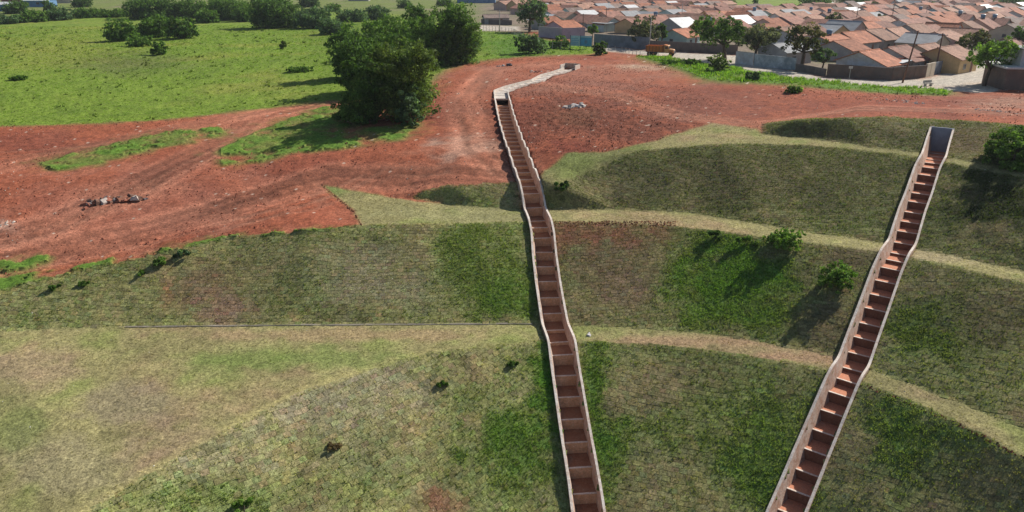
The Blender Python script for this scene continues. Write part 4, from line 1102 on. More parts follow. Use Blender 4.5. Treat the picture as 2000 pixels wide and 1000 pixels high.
# ------------------------------------------------------------------ houses
def house_at(x, y, az, Lr, Wd, hw, rise, wall_m, roof_m, label, group=None, detail=0, asym=0.0, name='house'):
    """ridge along local Y (azimuth az from +Y towards +X); gables at both ends"""
    z = gz(x, y)
    root = empty(name, (x, y, z - 0.05), -az, label=label, cat='house', group=group)
    a, b = -Wd / 2, Wd / 2 + asym
    hb = hw - asym * rise / (Wd / 2)
    mb = MB(); L2 = Lr / 2
    vs = [(a,-L2,-0.5),(b,-L2,-0.5),(b,-L2,hb),(0,-L2,hw+rise),(a,-L2,hw),(a,L2,-0.5),(b,L2,-0.5),(b,L2,hb),(0,L2,hw+rise),(a,L2,hw)]
    mb.add(vs, [(0,1,2,3,4),(9,8,7,6,5),(1,6,7,2),(5,0,4,9)])
    w = mb.build('wall', M[wall_m], root)
    mb = MB(); o = 0.45; e = 0.35; t = 0.13
    sl = rise / (Wd / 2)
    for sx, ed in ((-1, -a), (1, b)):
        x1 = sx * (ed + o); z1 = hw + rise - sl * (ed + o) + 0.04; z0 = hw + rise + 0.04
        ve = []
        for yy in (-L2 - e, L2 + e):
            ve += [(0, yy, z0), (x1, yy, z1), (x1, yy, z1 + t), (0, yy, z0 + t)]
        fs = [(0,1,2,3),(7,6,5,4),(3,2,6,7),(1,0,4,5),(2,1,5,6)]
        if sx < 0: fs = [f[::-1] for f in fs]
        mb.add(ve, fs)
    rf = mb.build('roof', M[roof_m], root)
    if detail:
        mb = MB(); mb.tube((0, -L2 - e - 0.02, hw + rise + 0.16), (0, L2 + e + 0.02, hw + rise + 0.16), 0.13, 0.13, 6)
        mb.build('ridge_cap', M[roof_m], rf)
        # windows and doors: frame proud of the wall, pane set inside it
        def opening(nm, cx, cz, w_, h_, face, mat='glass'):
            if face == 'g': T = Matrix.Translation((cx, -L2, cz))
            elif face == 'r': T = Matrix.Translation((b, cx, cz)) @ Matrix.Rotation(math.pi / 2, 4, 'Z')
            else: T = Matrix.Translation((a, cx, cz)) @ Matrix.Rotation(-math.pi / 2, 4, 'Z')
            m1 = MB()
            for bxs in ((-w_/2-.07, -w_/2, -h_/2-.07, h_/2+.07), (w_/2, w_/2+.07, -h_/2-.07, h_/2+.07)):
                m1.box(bxs[0], bxs[1], -0.06, 0.04, bxs[2], bxs[3], T)
            m1.box(-w_/2, w_/2, -0.06, 0.04, h_/2, h_/2+.07, T); m1.box(-w_/2, w_/2, -0.06, 0.04, -h_/2-.07, -h_/2, T)
            fr = m1.build(nm, M['w_grey'], root)
            m2 = MB(); m2.box(-w_/2, w_/2, -0.02, 0.03, -h_/2, h_/2, T)
            if nm == 'window': m3 = 'pane'
            else: m3 = 'leaf_panel'
            m2.build(m3, M[mat], fr)
        opening('window', -0.2, min(1.45, hw - 0.7), 1.0, 0.9, 'g')
        opening('window', -Lr * 0.22, 1.4, 1.2, 1.0, 'l')
        opening('door', Lr * 0.15, 1.05, 0.9, 2.05, 'l', 'rust')
        opening('window', -Lr * 0.2, min(1.3, hb - 0.6), 1.2, 0.9, 'r')
        if hb > 2.3: opening('door', Lr * 0.18, 1.05, 0.9, 2.05, 'r', 'rust')
    return root

RIDGE = math.radians(50)
ud = (math.sin(RIDGE), math.cos(RIDGE)); wd_ = (math.sin(RIDGE + math.pi/2), math.cos(RIDGE + math.pi/2))
placed = []
def near(x, y, r): return any((x - a) ** 2 + (y - b) ** 2 < r * r for a, b in placed)
MAN = [ # px,py of base centre, az deg, L, W, wall h, rise, wall, roof, label, asym
 (1690,146,50,7.5,8.4,2.7,1.7,'w_white','roofA','white gabled house with a small dark window behind the brown corner wall',1.0),
 (1745,138,50,8,8.6,2.8,1.8,'w_grey','roofC','grey-gabled house directly behind the white gabled house',0.8),
 (1800,132,50,8,8.6,2.8,1.8,'w_cream','roofB','cream-gabled house with pale tiles left of the ochre house fronts',0.5),
 (1842,138,50,9,8.0,2.9,1.7,'w_ochre','roofB','ochre house front with brown door facing the road corner',0.3),
 (1325,88,40,8,8.4,2.6,1.7,'w_teal','roofA','pale teal gabled house behind the long dark wall by the truck',0.3),
 (1100,66,50,9,8.2,2.6,1.6,'w_lilac','roofA','lilac house with bright orange tiles behind the lilac wall',1.6),
 (1068,56,50,8,8.2,2.6,1.6,'w_grey','roofA','orange-tiled house just left of and behind the lilac house',1.2),
 (968,46,80,10,8.0,2.4,1.2,'w_grey','roofD','low brownish-roofed house with dark wall beside the far left road end',0.0),
 (1640,116,50,8,8.2,2.6,1.6,'w_grey','roofA','orange-roofed house left behind the white gabled one',0.4),
 (1530,122,60,8,8,2.6,1.5,'w_grey','fibre','low house with a grey sheet roof behind the stained white wall',0.0),
]
for (px, py, az, L, Wd, hw, ri, wm, rm, lab, asym) in MAN:
    p = at(px, py); placed.append((p.x, p.y))
    house_at(p.x, p.y, math.radians(az), L, Wd, hw, ri, wm, rm, lab, None, 1, asym)

rng = random.Random(11)
cand = []
for a in range(-70, 110):
    for b in range(-90, 90):
        blk = b // 2
        uu = a * 11.2 + (a // 9) * 6.0 + rng.uniform(-.5, .5)
        ww = b * 12.6 + blk * 6.5 + rng.uniform(-.5, .5)
        x = 60 + uu * ud[0] + ww * wd_[0]; y = 170 + uu * ud[1] + ww * wd_[1]
        if y < 120 or y > 800: continue
        u, v, d = project(x, y, -17.8)
        if not (935 < u < 2080 and -12 < v < 128): continue
        cand.append((y, x, u, v, a, b))
cand.sort()
def allowed(u, v):
    if u < 1010: return v < 22 and u > 985
    # front edge of the village
    fr = np.interp(u, [1010,1050,1160,1265,1440,1553,1620,1810,1880,1960,2080], [48,62,60,72,78,98,110,122,96,118,140])
    if v > fr: return False
    if 1418 < u < 1580 and v < 27: return False
    if 1555 < u < 1705 and v < 20: return False
    if 1890 < u < 1950 and v > 80: return False
    if 1008 < u < 1065 and v > 20 and v > 30: return False
    return True
walls = ['w_cream','w_grey','w_white','w_cream','w_pink','w_grey','w_ochre','w_teal']
roofs = ['roofA','roofC','roofB','roofC','roofC','roofB','roofA','roofD','roofC','roofB']
wn_ = {'w_cream':'cream','w_grey':'grey','w_white':'white','w_pink':'pink','w_ochre':'ochre','w_teal':'pale teal'}
rn_ = {'roofA':'orange','roofB':'faded beige','roofC':'dusty pink','roofD':'grey-brown','white_roof':'white sheet','fibre':'grey sheet'}
LM = [(1050,30,'the grey-green tree'),(1150,45,'the blue billboard'),(1190,20,'the far blue building'),(1270,40,'the pole left of the truck'),(1325,30,'the pale teal gable'),(1400,30,'the broad dark tree'),(1480,45,'the dusty green tree'),
      (1560,45,'the reddish tree'),(1622,30,'the sparse olive tree'),(1670,70,'the white gabled house'),(1670,25,'the very dark far trees'),(1718,35,'the brown round tree'),(1775,60,'the leaning wooden pole'),(1830,80,'the ochre house'),(1840,30,'the far right rows'),(1895,50,'the purplish tree'),(1893,18,'the small dark far tree'),(1960,85,'the street tree'),(1985,45,'the right edge tree'),(1975,12,'the top corner tree')]
tanks = []; count = 0; far_v = []; far_list = []
rank = {}
for (y, x, u, v, a, b) in cand:
    if not allowed(u, v) or near(x, y, 10.5): continue
    if rng.random() < 0.035: continue
    wm = rng.choice(walls); rm = rng.choice(roofs)
    if rng.random() < 0.09: rm = rng.choice(['white_roof', 'fibre'])
    L = rng.uniform(8.0, 10.6); Wd = rng.uniform(8.0, 10.6); hw = rng.uniform(2.5, 3.4); ri = rng.uniform(1.7, 2.5); az = RIDGE + math.radians(rng.uniform(-2, 2))
    if rng.random() < 0.22: az += math.pi / 2
    asym = rng.choice([0, 0.4, 0.9, 1.3])
    if count < 290:
        lm = min(LM, key=lambda q: abs(q[0] - u) + 2.2 * abs(q[1] - v))
        side = 'left of' if u < lm[0] - 12 else 'right of' if u > lm[0] + 12 else 'behind'
        key = (lm[2], side); rank[key] = rank.get(key, 0) + 1
        dist = ['nearest','second nearest','third nearest','fourth nearest','fifth nearest','sixth nearest','seventh nearest','eighth nearest','ninth nearest','tenth nearest','eleventh nearest','twelfth nearest','thirteenth nearest','fourteenth nearest','fifteenth nearest','sixteenth nearest','seventeenth nearest','eighteenth nearest','nineteenth nearest','twentieth nearest','twenty-first nearest','twenty-second nearest','twenty-third nearest','twenty-fourth nearest','twenty-fifth nearest','twenty-sixth nearest']
        k = rank[key] - 1
        lab = f"{wn_[wm]} house, {rn_[rm]} roof, {dist[min(k, 25)]} {side} {lm[2]}"
        house_at(x, y, az, L, Wd, hw, ri, wm, rm, lab, 'village houses in dense rows', 1 if y < 235 else 0, asym)
        count += 1
        if rng.random() < 0.04: tanks.append((x, y, hw + ri, lab))
    else:
        far_list.append((x, y, az, L, Wd, hw, ri))
for (x, y, zt, lab) in tanks:
    zz = gz(x, y) + zt
    r_ = empty('water_tank', (x, y, zz - 0.3), label='water tank on the ' + lab.replace(' roof', ' roofed'), cat='water tank')
    if len(r_['label'].split()) > 16: r_['label'] = 'water tank on the ' + ' '.join(lab.split()[:1] + lab.split(', ')[-1].split())[:90]
    mb = MB(); mb.tube((0,0,0.6),(0,0,1.5),0.62,0.75,10); mb.build('tank_body', M['tank_blue'], r_)
    mb = MB(); mb.tube((0,0,1.5),(0,0,1.62),0.78,0.5,10); mb.build('lid', M['tank_blue'], r_)
    for sx in (-.4,.4):
        mb = MB(); mb.box(sx-.08,sx+.08,-.4,.4,-0.4,0.6); mb.build('support', M['w_grey'], r_)
print('houses', count, 'far', len(far_list))
if far_list:
    for part, mat in (('wall', 'w_cream'), ('roof', 'roofC')):
        mb = MB()
        for (x, y, az, L, Wd, hw, ri) in far_list:
            T = Matrix.Translation((x, y, gz(x, y))) @ Matrix.Rotation(-az, 4, 'Z'); L2 = L/2; a = Wd/2
            if part == 'wall':
                vs = [(-a,-L2,-1),(a,-L2,-1),(a,-L2,hw),(0,-L2,hw+ri),(-a,-L2,hw),(-a,L2,-1),(a,L2,-1),(a,L2,hw),(0,L2,hw+ri),(-a,L2,hw)]
                mb.add([T @ Vector(p) for p in vs], [(0,1,2,3,4),(9,8,7,6,5),(1,6,7,2),(5,0,4,9)])
            else:
                s_ = ri / a; o_ = 0.4
                vs = [(0,-L2-.3,hw+ri+.1),(a+o_,-L2-.3,hw-s_*o_+.1),(a+o_,L2+.3,hw-s_*o_+.1),(0,L2+.3,hw+ri+.1),(-a-o_,-L2-.3,hw-s_*o_+.1),(-a-o_,L2+.3,hw-s_*o_+.1)]
                mb.add([T @ Vector(p) for p in vs], [(0,1,2,3),(4,0,3,5)])
        if part == 'wall':
            fr_ = mb.build('distant_houses', M[mat]); tag(fr_, 'farthest rows of small tiled houses merging at the top right', 'houses', kind='stuff')
        else:
            o = mb.build('distant_roofs', M[mat]); tag(o, 'tiled roofs of the farthest house rows at the top right', 'roofs', kind='stuff')

yt = [(1215,34,'dark'),(1120,24,'mid'),(1305,30,'dark'),(1375,30,'mid'),(1500,48,'dark'),(1600,34,'mid'),(1655,40,'dark'),(1760,30,'mid'),(1795,58,'dark'),(1845,36,'dark'),(1870,52,'mid'),(1925,44,'dark'),(1965,60,'mid'),(1705,22,'dark'),(1820,20,'mid'),(1180,40,'mid'),(1430,38,'dark'),(1555,62,'mid'),(1575,88,'dark'),(1342,100,'mid')]
yl = ['behind the grey-green thin tree','above the lilac house','behind the pale teal gable','above the broad dark tree','right of the dusty tree','left of the sparse olive tree','right of the sparse olive tree','above the wooden pole','right of the wooden pole','behind the ochre house','left of the purplish tree','right of the purplish tree','above the bright street tree','behind the large pale sheet roof','in the far right rows','behind the billboard','left of the far green lot','above the reddish tree','behind the low dark wall','at the long dark wall']
for (a, b, tn), ll in zip(yt, yl):
    plant('yard_tree', 'small ' + ('dark' if tn == 'dark' else 'green') + ' yard tree ' + ll, 'tree', a, b, a - 7, a + 8, b - 17, tn, 0.15, seed=a, group='small yard trees among the houses')
# patios: sheet-roofed lean-tos between near houses
def leanto(px, py, az, w, d, h, mat, label):
    p = at(px, py); T = Matrix.Identity(4)
    root = empty('carport', (p.x, p.y, gz(p.x, p.y)), -math.radians(az), label=label, cat='carport')
    mb = MB(); mb.box(-w/2, w/2, -d/2, d/2, h, h + 0.08, Matrix.Rotation(0.06, 4, 'X')); mb.build('roof_sheet', M[mat], root)
    for sx in (-1, 1):
        for sy in (-1, 1):
            mb = MB(); mb.box(sx*(w/2-.2)-.06, sx*(w/2-.2)+.06, sy*(d/2-.2)-.06, sy*(d/2-.2)+.06, -0.2, h + 0.02 + sy * 0.06 * (d/2)); mb.build('post', M['w_grey'], root)
leanto(1742,145,50,5,4,2.5,'white_roof','white sheet carport between the white gabled house and the wooden pole')
leanto(1490,66,50,8,6,3,'white_roof','white sheet roof right of the broad dark tree')
leanto(1682,48,50,11,7,3.2,'white_roof','large pale sheet roof behind the sparse olive tree')
leanto(1720,66,50,8,3,3.2,'white_roof','narrow white canopy among roofs behind the grey gable')
leanto(1785,38,60,16,8,3.4,'fibre','wide grey sheet roof in the middle of the right rows')
leanto(1178,62,55,8,4,3,'fibre','dark-shaded carport above the blue-grey wall')
leanto(1882,66,50,6,4,3,'white_roof','small white canopy left of the purplish tree')

# ------------------------------------------------------------------ boundary walls
def wall_px(name, pts, h, mat, label, th=0.18, cap=None, cat='wall'):
    P = [at(a, b) for a, b in pts]
    root = empty(name, (P[0].x, P[0].y, P[0].z), label=label, cat=cat)
    for k, (A, B) in enumerate(zip(P[:-1], P[1:])):
        L = (B.xy - A.xy).length; ang = math.atan2(B.y - A.y, B.x - A.x)
        T = Matrix.Translation(A - root.location) @ Matrix.Rotation(ang, 4, 'Z')
        mb = MB(); z1 = max(0, (B.z - A.z))
        mb.box(0, L - 0.003, -th/2, th/2, -0.6, h, T); o = mb.build('wall_panel', M[mat], root)
        if cap:
            mb = MB(); mb.box(-0.03, L, -th/2-.04, th/2+.04, h, h+.07, T); mb.build('coping', M[cap], root)
        n = int(L / 3.2)
        for q in range(1, n + 1):
            mb = MB(); xx = q * L / (n + 1); mb.box(xx-.1, xx+.1, -th/2-.035, th/2+.035, -0.5, h - 0.02, T); mb.build('pier', M[mat], root)
    return root
wall_px('boundary_wall', [(1052,72),(1098,76),(1142,74)], 3.2, 'w_lilac', 'lilac painted wall with red roof edge above, behind the billboard', cap='concrete')
wall_px('boundary_wall', [(1160,89),(1268,97)], 3.2, 'blue_wall', 'tall blue-grey block wall left of the pole and truck')
wall_px('boundary_wall', [(1268,98),(1440,106)], 2.5, 'dark_wall', 'long dark block wall behind the orange truck')
wall_px('boundary_wall', [(1436,124),(1470,128)], 2.6, 'w_white', 'short clean whitish wall panel under the trees', cap='concrete')
wall_px('boundary_wall', [(1472,129),(1553,137)], 2.5, 'stained_wall', 'white wall stained with blue-grey streaks under the dusty tree')
wall_px('boundary_wall', [(1554,138),(1612,148)], 1.4, 'dark_wall', 'low dark wall between the stained wall and brown corner wall')
wall_px('boundary_wall', [(1614,149),(1740,157),(1806,152)], 2.25, 'brown_wall', 'brown sooty corner wall in front of the white gabled house', cap='dark_wall')
wall_px('boundary_wall', [(1738,146),(1800,141)], 3.0, 'red_brick', 'upper red brick wall behind the brown corner wall')
wall_px('boundary_wall', [(1806,151),(1822,147)], 2.4, 'w_cream', 'cream gate pier wall at the end of the brown wall', 0.3)
wall_px('gate', [(1823,146),(1836,143)], 2.3, 'blue_wall', 'dark blue-grey sheet gate next to the cream pier', cat='gate')
wall_px('gate', [(1848,141),(1856,139)], 2.3, 'rust', 'dark brown gate at the ochre house front', cat='gate')
wall_px('boundary_wall', [(940,47),(1000,49)], 2.0, 'dark_wall', 'dark wall of the low house by the far left road end')

# flat-roofed brick block at the right edge
p = at(1958, 176)
blk = empty('flat_roofed_block', (p.x, p.y, gz(p.x, p.y)), math.radians(-12), label='dark red brick block with white flat roof at the right edge', cat='building')
mb = MB(); mb.box(0, 12, 0, 9, -0.6, 3.3); mb.build('wall', M['brown_wall'], blk)
mb = MB(); mb.box(-0.3, 12.3, -0.3, 9.3, 3.3, 3.55); mb.build('roof_slab', M['white_roof'], blk)
mb = MB(); mb.box(2.6, 9, 2.4, 8, 3.55, 6.2); mb.build('rooftop_room', M['w_white'], blk)
mb = MB(); mb.box(2.4, 9.2, 2.2, 8.2, 6.2, 6.35); mb.build('rooftop_slab', M['fibre'], blk)
mb = MB(); mb.box(4, 5.2, -0.04, 0.05, 1.2, 2.2); mb.build('window', M['glass'], blk)

# ------------------------------------------------------------------ poles
def pole(px, py, top, mat, label, lean=0.0, arms=1):
    p = at(px, py); z = gz(p.x, p.y); sc = F / project(p.x, p.y, z)[2]; H = (py - top) / sc
    root = empty('utility_pole', (p.x, p.y, z), label=label, cat='pole', group='utility poles in the village')
    mb = MB(); mb.tube((0, 0, -0.4), (lean, 0, H), 0.17, 0.11, 8); mb.build('shaft', M[mat], root, True)
    for k in range(arms):
        mb = MB(); zc = H - 0.45 - 0.8 * k; lx = lean * zc / H
        mb.box(lx - 0.95, lx + 0.95, -0.2, -0.1, zc, zc + 0.1, Matrix.Rotation(0.0, 4, 'Z')); ar = mb.build('crossarm', M['pole_wood'], root)
        for q in (-0.85, -0.3, 0.3, 0.85):
            mb = MB(); mb.tube((lx + q, -0.15, zc + 0.1), (lx + q, -0.15, zc + 0.28), 0.05, 0.03, 6); mb.build('insulator', M['w_white'], ar)
    return root
pole(1762,162,64,'pole_wood','tall brown wooden pole leaning right in front of the brown corner wall',1.1)
pole(1268,98,36,'pole_concrete','pale pole at the rear of the orange truck')
pole(1138,72,29,'pole_wood','dark pole in front of the lilac wall')
pole(976,62,22,'pole_concrete','pole by the low house at the far left road end')
pole(1826,143,68,'pole_wood','thin brown pole beside the ochre house')
pole(1670,54,16,'pole_wood','dark pole among roofs behind the large pale sheet roof')
pole(1740,48,10,'pole_wood','thin dark pole left of the wide grey sheet roof')
pole(1393,38,6,'pole_wood','dark pole above the broad dark tree')
pole(1183,58,18,'pole_wood','thin pole among the roofs behind the billboard')
pole(1454,48,27,'pole_wood','short-looking pole behind the dusty green tree')
pole(1557,42,28,'pole_wood','small pole between far green lot and the reddish tree')
pole(1944,76,52,'pole_concrete','grey pole in front of the long cream house row')
pole(1897,62,46,'pole_wood','small pole left of the purplish tree')
pole(1997,60,30,'pole_wood','dark pole above the right edge tree')
pole(1806,44,14,'pole_concrete','thin pole in the far right rows')
pole(1330,52,10,'pole_concrete','pole behind the pale teal gable')
# street sign
p = at(1658, 156); s_ = empty('street_sign', (p.x, p.y, gz(p.x, p.y)), label='thin grey metal post with a small plate before the brown wall', cat='sign')
mb = MB(); mb.tube((0,0,-.2),(0,0,2.3),0.05,0.05,6); mb.build('post', M['wire'], s_)
mb = MB(); mb.box(-0.35,0.35,-0.03,0.03,2.0,2.4); mb.build('plate', M['w_white'], s_)

# billboard
def billboard():
    A = at(1113, 96); B = at(1156, 97)
    z = min(gz(A.x, A.y), gz(B.x, B.y)); L = (B.xy - A.xy).length
    ang = math.atan2(B.y - A.y, B.x - A.x)
    r = empty('billboard', (A.x, A.y, z), ang, label='blue and pale billboard on dark posts among the roadside grass', cat='billboard')
    for nm, x0, x1, mt in (('panel', 0.15, L*0.45, 'sign_pale'), ('panel', L*0.45+0.12, L-0.1, 'sign_blue')):
        mb = MB(); mb.box(x0, x1, -0.04, 0.04, 0.9, 3.5); pn = mb.build(nm, M[mt], r)
        if mt == 'sign_blue':
            mb = MB(); mb.box(x0 + 0.05, x1 - 0.05, -0.055, -0.045, 3.1, 3.4); mb.build('stripe', M['sign_pale'], pn)
            mb = MB(); mb.tube(((x0+x1)/2, -0.06, 2.0), ((x0+x1)/2, -0.05, 2.0), 0.45, 0.45, 12); mb.build('emblem', M['steel_blue'], pn)
        else:
            for q in range(4):
                mb = MB(); mb.box(x0 + 0.2, x1 - 0.3 - 0.2 * (q % 2), -0.055, -0.045, 1.3 + 0.45*q, 1.42 + 0.45*q); mb.build('text_line', M['sign_blue'], pn)
    for xx in (0.0, L*0.45+0.0, L - 0.05):
        mb = MB(); mb.box(xx, xx + 0.12, 0.05, 0.17, -0.4, 3.6); mb.build('post', M['dark'], r)
    mb = MB(); mb.box(0.05, L, 0.05, 0.12, 2.1, 2.2); mb.build('rail', M['dark'], r)
billboard()

# fence of leaning posts with wires, left of the truck
def fence(pts, label, h=1.3, mat='concrete', step=2.2):
    P = [at(a, b) for a, b in pts]
    r = empty('wire_fence', tuple(P[0]), label=label, cat='fence')
    pos = []
    for A, B in zip(P[:-1], P[1:]):
        n = max(1, int((B.xy - A.xy).length / step))
        for q in range(n): 
            c_ = A.lerp(B, q / n); pos.append(Vector((c_.x, c_.y, gz(c_.x, c_.y))))
    pos.append(P[-1])
    tops = []
    for c_ in pos:
        c_ = c_ - P[0]; lx = rng.uniform(-.12, .12)
        mb = MB(); mb.tube(c_ - Vector((0,0,.3)), c_ + Vector((lx, 0, h)), 0.07, 0.06, 6); mb.build('post', M[mat], r); tops.append((c_, lx))
    for k in (0.35, 0.65, 0.95):
        mb = MB()
        for (a, la), (b, lb) in zip(tops[:-1], tops[1:]):
            mb.tube(a + Vector((la*k, -.07, h*k)), b + Vector((lb*k, -.07, h*k)), 0.015, 0.015, 4)
        mb.build('wire', M['wire'], r)
fence([(1188,98),(1215,101),(1250,110),(1285,113)], 'row of leaning posts and wires between the road and red dirt')
fence([(944,60),(1000,66),(1061,99),(1112,97)], 'thin post and wire fence across the grass below the lilac wall', 2.0)

# ------------------------------------------------------------------ dump truck (local X forward)
def truck():
    p = at(1290, 109); z = gz(p.x, p.y)
    r = empty('dump_truck', (p.x, p.y, z), math.radians(-22), label='orange dump truck with a pale cab roof parked on the road facing right', cat='truck')
    sc = 1.0
    def prof(pts, w, name, mat, parent=None):
        """side profile (x,z) extruded to width w"""
        mb = MB(); n = len(pts)
        vs = [(x_, -w/2, z_) for x_, z_ in pts] + [(x_, w/2, z_) for x_, z_ in pts]
        mb.add(vs, [tuple(range(n)), tuple(range(2*n-1, n-1, -1))] + [(i, i+n, (i+1) % n + n, (i+1) % n) for i in range(n)])
        return mb.build(name, M[mat], parent or r)
    prof([(-3.4,.75),(3.1,.75),(3.1,.95),(-3.4,.95)], 0.9, 'chassis', 'dark')
    cab = prof([(0.95,.9),(2.15,.9),(2.15,1.6),(1.95,2.45),(1.85,2.55),(1.0,2.55),(0.95,2.45)], 2.25, 'cab', 'yellow_paint')
    prof([(2.155,.8),(3.15,.8),(3.3,1.0),(3.3,1.45),(3.15,1.62),(2.155,1.72)], 1.55, 'hood', 'yellow_paint')
    prof([(3.31,.62),(3.5,.62),(3.5,.92),(3.31,.92)], 2.3, 'bumper', 'dark')
    prof([(3.305,1.0),(3.34,1.0),(3.34,1.4),(3.305,1.4)], 0.9, 'grille', 'dark')
    # rounded bed: open-topped box with ribs
    mb = MB()
    mb.box(-3.5, .75, -1.2, 1.2, 1.0, 1.1); mb.box(-3.5, .75, -1.2, -1.12, 1.1, 2.35); mb.box(-3.5, .75, 1.12, 1.2, 1.1, 2.35)
    mb.box(.67, .75, -1.12, 1.12, 1.1, 2.6); mb.box(-3.5, -3.42, -1.12, 1.12, 1.1, 2.3)
    bed = mb.build('dump_bed', M['orange_paint'], r)
    for q in range(6):
        xx = -3.35 + q * 0.78
        for sy in (-1, 1):
            mb = MB(); mb.box(xx, xx + .1, sy*1.25-.045, sy*1.25+.045, 1.02, 2.33); mb.build('rib', M['rust'], bed)
    mb = MB(); mb.box(-3.52, .8, -1.27, -1.13, 2.351, 2.44); mb.box(-3.52, .8, 1.13, 1.27, 2.351, 2.44); mb.build('rim', M['orange_paint'], bed)
    mb = MB(); mb.box(.76, 1.35, -1.1, 1.1, 2.56, 2.66); mb.build('cab_guard', M['orange_paint'], bed)
    # glass
    T = Matrix.Translation((2.06, 0, 2.03)) @ Matrix.Rotation(math.radians(-13), 4, 'Y')
    mb = MB(); mb.box(-.02, .03, -.95, .95, -.33, .33, T); mb.build('windscreen', M['glass'], cab)
    for sy in (-1, 1):
        mb = MB(); mb.box(1.15, 1.85, sy*1.13-.015, sy*1.13+.015, 1.75, 2.35); mb.build('side_window', M['glass'], cab)
        mb = MB(); mb.box(1.0, 2.0, sy*1.135-.01, sy*1.135+.01, .95, 1.7); mb.build('door', M['yellow_paint'], cab)
        mb = MB(); mb.tube((3.30, sy*.62, 1.2), (3.37, sy*.62, 1.2), .13, .13, 10); mb.build('headlight', M['w_white'], r)
        mb = MB(); mb.box(2.2, 3.1, sy*.98-.2, sy*.98+.2, 1.13, 1.2); mb.box(3.1, 3.2, sy*.98-.2, sy*.98+.2, .8, 1.2); mb.build('mudguard', M['orange_paint'], r)
        mb = MB(); mb.box(2.1, 2.16, sy*1.3-.1, sy*1.3+.1, 1.8, 2.15); mb.build('mirror', M['dark'], r)
        for xx in (2.65, -1.5, -2.65):
            yy = sy * (1.0 if xx > 0 else .92); ww = .13 if xx > 0 else .26
            mb = MB(); mb.tube((xx, yy-ww, .5), (xx, yy+ww, .5), .5, .5, 18); wh = mb.build('wheel', M['rubber'], r)
            mb = MB(); mb.tube((xx, yy + sy*(ww-.01), .5), (xx, yy + sy*(ww+.02), .5), .26, .22, 12); mb.build('rim', M['orange_paint'], wh)
truck()

# concrete bench / two drums by the road corner
p = at(1812, 168); bn = empty('concrete_bench', (p.x, p.y, gz(p.x, p.y)), 0.3, label='small grey concrete bench at the verge by the road corner', cat='bench')
mb = MB(); mb.box(-.9,.9,-.25,.25,.42,.52); mb.build('seat', M['concrete'], bn)
for sx in (-1, 1):
    mb = MB(); mb.box(sx*.6-.12, sx*.6+.12, -.2, .2, -.1, .42); mb.build('leg', M['concrete'], bn)
mb = MB(); mb.box(-.9,.9,.2,.28,.55,.95); mb.build('backrest', M['concrete'], bn)

# ------------------------------------------------------------------ debris piles
def pile(px, py, wpx, n, mats, label, sz=(0.15, 0.5), name='rubble_pile', slant=0.0):
    sz = (sz[0] * 1.25, sz[1] * 1.35)
    p = at(px, py); z = gz(p.x, p.y); sc = F / project(p.x, p.y, z)[2]; Wm = wpx / sc
    r = empty(name, (p.x, p.y, z), label=label, cat='rubble')
    for q in range(n):
        t = rng.triangular(-.5, .5, rng.choice((-.25, .25))); x_ = t * Wm; y_ = rng.gauss(0, .45) + slant * x_
        s = sz[0] + (sz[1] - sz[0]) * rng.random() ** 2.2; dz = gz(p.x + x_, p.y + y_) - z
        R = Matrix.Translation((x_, y_, dz + s * .25)) @ Matrix.Rotation(rng.uniform(0, 3), 4, 'Z') @ Matrix.Rotation(rng.uniform(-.5, .5), 4, 'X') @ Matrix.Rotation(rng.uniform(-.4, .4), 4, 'Y')
        mb = MB()
        base = [(-1,-.7,-.35),(1,-.8,-.3),(.9,.7,-.35),(-.8,.8,-.3),(-.8,-.5,.35),(.7,-.6,.3),(.8,.5,.4),(-.6,.6,.3)]
        vs = [R @ Vector((a*s*rng.uniform(.7,1.2), b*s*rng.uniform(.7,1.2), c_*s*rng.uniform(.7,1.3))) for a, b, c_ in base]
        mb.add(vs, [(0,3,2,1),(4,5,6,7),(0,1,5,4),(1,2,6,5),(2,3,7,6),(3,0,4,7)])
        mb.build('chunk', M[rng.choice(mats)], r)
pile(225, 392, 118, 75, ['stone_dark','rust','stone','soil','pole_wood'], 'long dark heap of debris and slabs on the left red ground', (0.15, 0.5), slant=0.28)
pile(1121, 210, 48, 34, ['stone','stone','concrete','w_white'], 'ring of broken whitish slabs on the dark red ground', (0.18, 0.45), slant=0.25)
pile(982, 129, 26, 10, ['w_white','stone','stone'], 'white broken pieces by the grass edge left of the catch pit', (0.15, 0.35))
pile(996, 128, 8, 5, ['dark','stone_dark'], 'black lump at the end of the white broken pieces', (0.3, 0.5))
pile(1150, 648, 9, 3, ['w_white'], 'small white scrap on the middle terrace right of the long chute', (0.08, 0.18), 'scrap')
pile(1050, 141, 40, 12, ['stone','stone','soil'], 'low pale spoil heap behind the inlet chute', (0.15, 0.4), slant=0.1)
pile(1130, 130, 18, 8, ['soil','soil'], 'small red soil heap right of the catch pit', (0.3, 0.6))

# ------------------------------------------------------------------ far buildings along the top edge
def shed(px, py, w, d, h, wall, roof, label, az=0, cat='building'):
    p = at(px, py); r = empty('far_building', (p.x, p.y, gz(p.x, p.y)), math.radians(az), label=label, cat=cat)
    mb = MB(); mb.box(-w/2, w/2, 0, d, -1, h); mb.build('wall', M[wall], r)
    mb = MB(); vs = [(-w/2-.4,-.4,h+.02),(w/2+.4,-.4,h+.02),(w/2+.4,d/2,h+1.4),(-w/2-.4,d/2,h+1.4),(-w/2-.4,d+.4,h+.02),(w/2+.4,d+.4,h+.02)]
    mb.add(vs, [(0,1,2,3),(3,2,5,4)]); mb.add([(v[0], v[1], v[2]-.12) for v in vs], [(3,2,1,0),(4,5,2,3)]); mb.build('roof', M[roof], r)
    for q in range(int(w // 6)):
        xx = -w/2 + 3 + 6*q
        mb = MB(); mb.box(xx-.9, xx+.9, -.05, .03, h*.4, h*.75); mb.build('window', M['glass'], r)
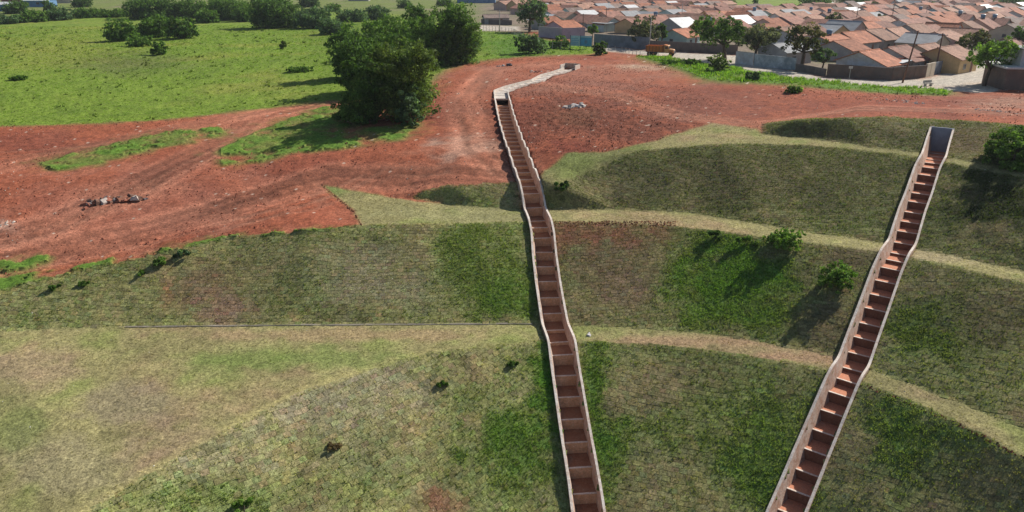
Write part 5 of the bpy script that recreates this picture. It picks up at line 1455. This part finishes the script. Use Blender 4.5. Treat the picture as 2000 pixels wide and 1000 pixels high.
shed(72, 14, 16, 10, 4, 'steel_blue', 'white_roof', 'blue-walled shed with white roof at the top left corner', 5)
shed(8, 22, 14, 8, 3.5, 'steel_blue', 'white_roof', 'teal-blue low shed with white roof at the left frame edge', 0)
shed(118, 6, 16, 10, 5, 'w_cream', 'white_roof', 'cream building behind the hedge at the top left', 0)
shed(32, 5, 22, 10, 5, 'red_brick', 'roofC', 'reddish building at the top left corner', 0)
shed(930, 6, 28, 12, 6, 'steel_blue', 'fibre', 'dark teal building above the low house at the top', 0)
shed(998, 11, 12, 10, 5, 'w_pink', 'roofC', 'pink building at the top beside the grey-green tree', 0)
shed(1105, 6, 18, 10, 4, 'w_white', 'white_roof', 'white building at the top edge above the lilac house', 0)
shed(1190, 3, 50, 14, 6, 'steel_blue', 'steel_blue', 'long blue industrial building at the top edge', 0)
shed(700, 2, 16, 8, 4, 'w_grey', 'fibre', 'grey shed on the far dirt yard at the top', 0)
shed(1410, 10, 14, 8, 4, 'w_white', 'white_roof', 'white house at the left of the far green lot', 30)
shed(1945, 8, 12, 9, 6, 'w_cream', 'white_roof', 'tall cream building left of the top corner tree', 10)
# pale rubble lot behind the left hedge
x = RNG.uniform(-190, -125, 5000); y = RNG.uniform(240, 430, 5000)
u, v, _ = project(x, y, gz_arr(GZ, x, y)); k = (u > 95) & (u < 255) & (v > -5) & (v < 26); x, y = x[k], y[k]
s = RNG.uniform(0.3, 0.9, len(x)); cc = np.where(RNG.random((len(x), 1)) < .6, np.array([[0.55,0.48,0.46]]), np.array([[0.25,0.22,0.22]]))
q = tufts('rubble_field', x, y, s, s * 0.8, cc, 3, 0.8); q.data.materials.clear(); q.data.materials.append(M['ground'])
tag(q, 'pale broken rubble lot behind the hedge at the top left', 'rubble', kind='stuff')

# ------------------------------------------------------------------ haze
hb = MB(); hb.box(-1400, 1400, -40, 1500, -60, 12)
hz = hb.build('haze', None); tag(hz, kind='stuff')
hm = bpy.data.materials.new('haze_air'); hm.use_nodes = True
hn = hm.node_tree; hn.nodes.clear()
ho = hn.nodes.new('ShaderNodeOutputMaterial'); pv = hn.nodes.new('ShaderNodeVolumePrincipled')
pv.inputs['Color'].default_value = (0.86, 0.91, 1.0, 1); pv.inputs['Density'].default_value = 0.00010
pv.inputs['Anisotropy'].default_value = 0.3
hn.links.new(pv.outputs[0], ho.inputs['Volume']); hz.data.materials.append(hm)
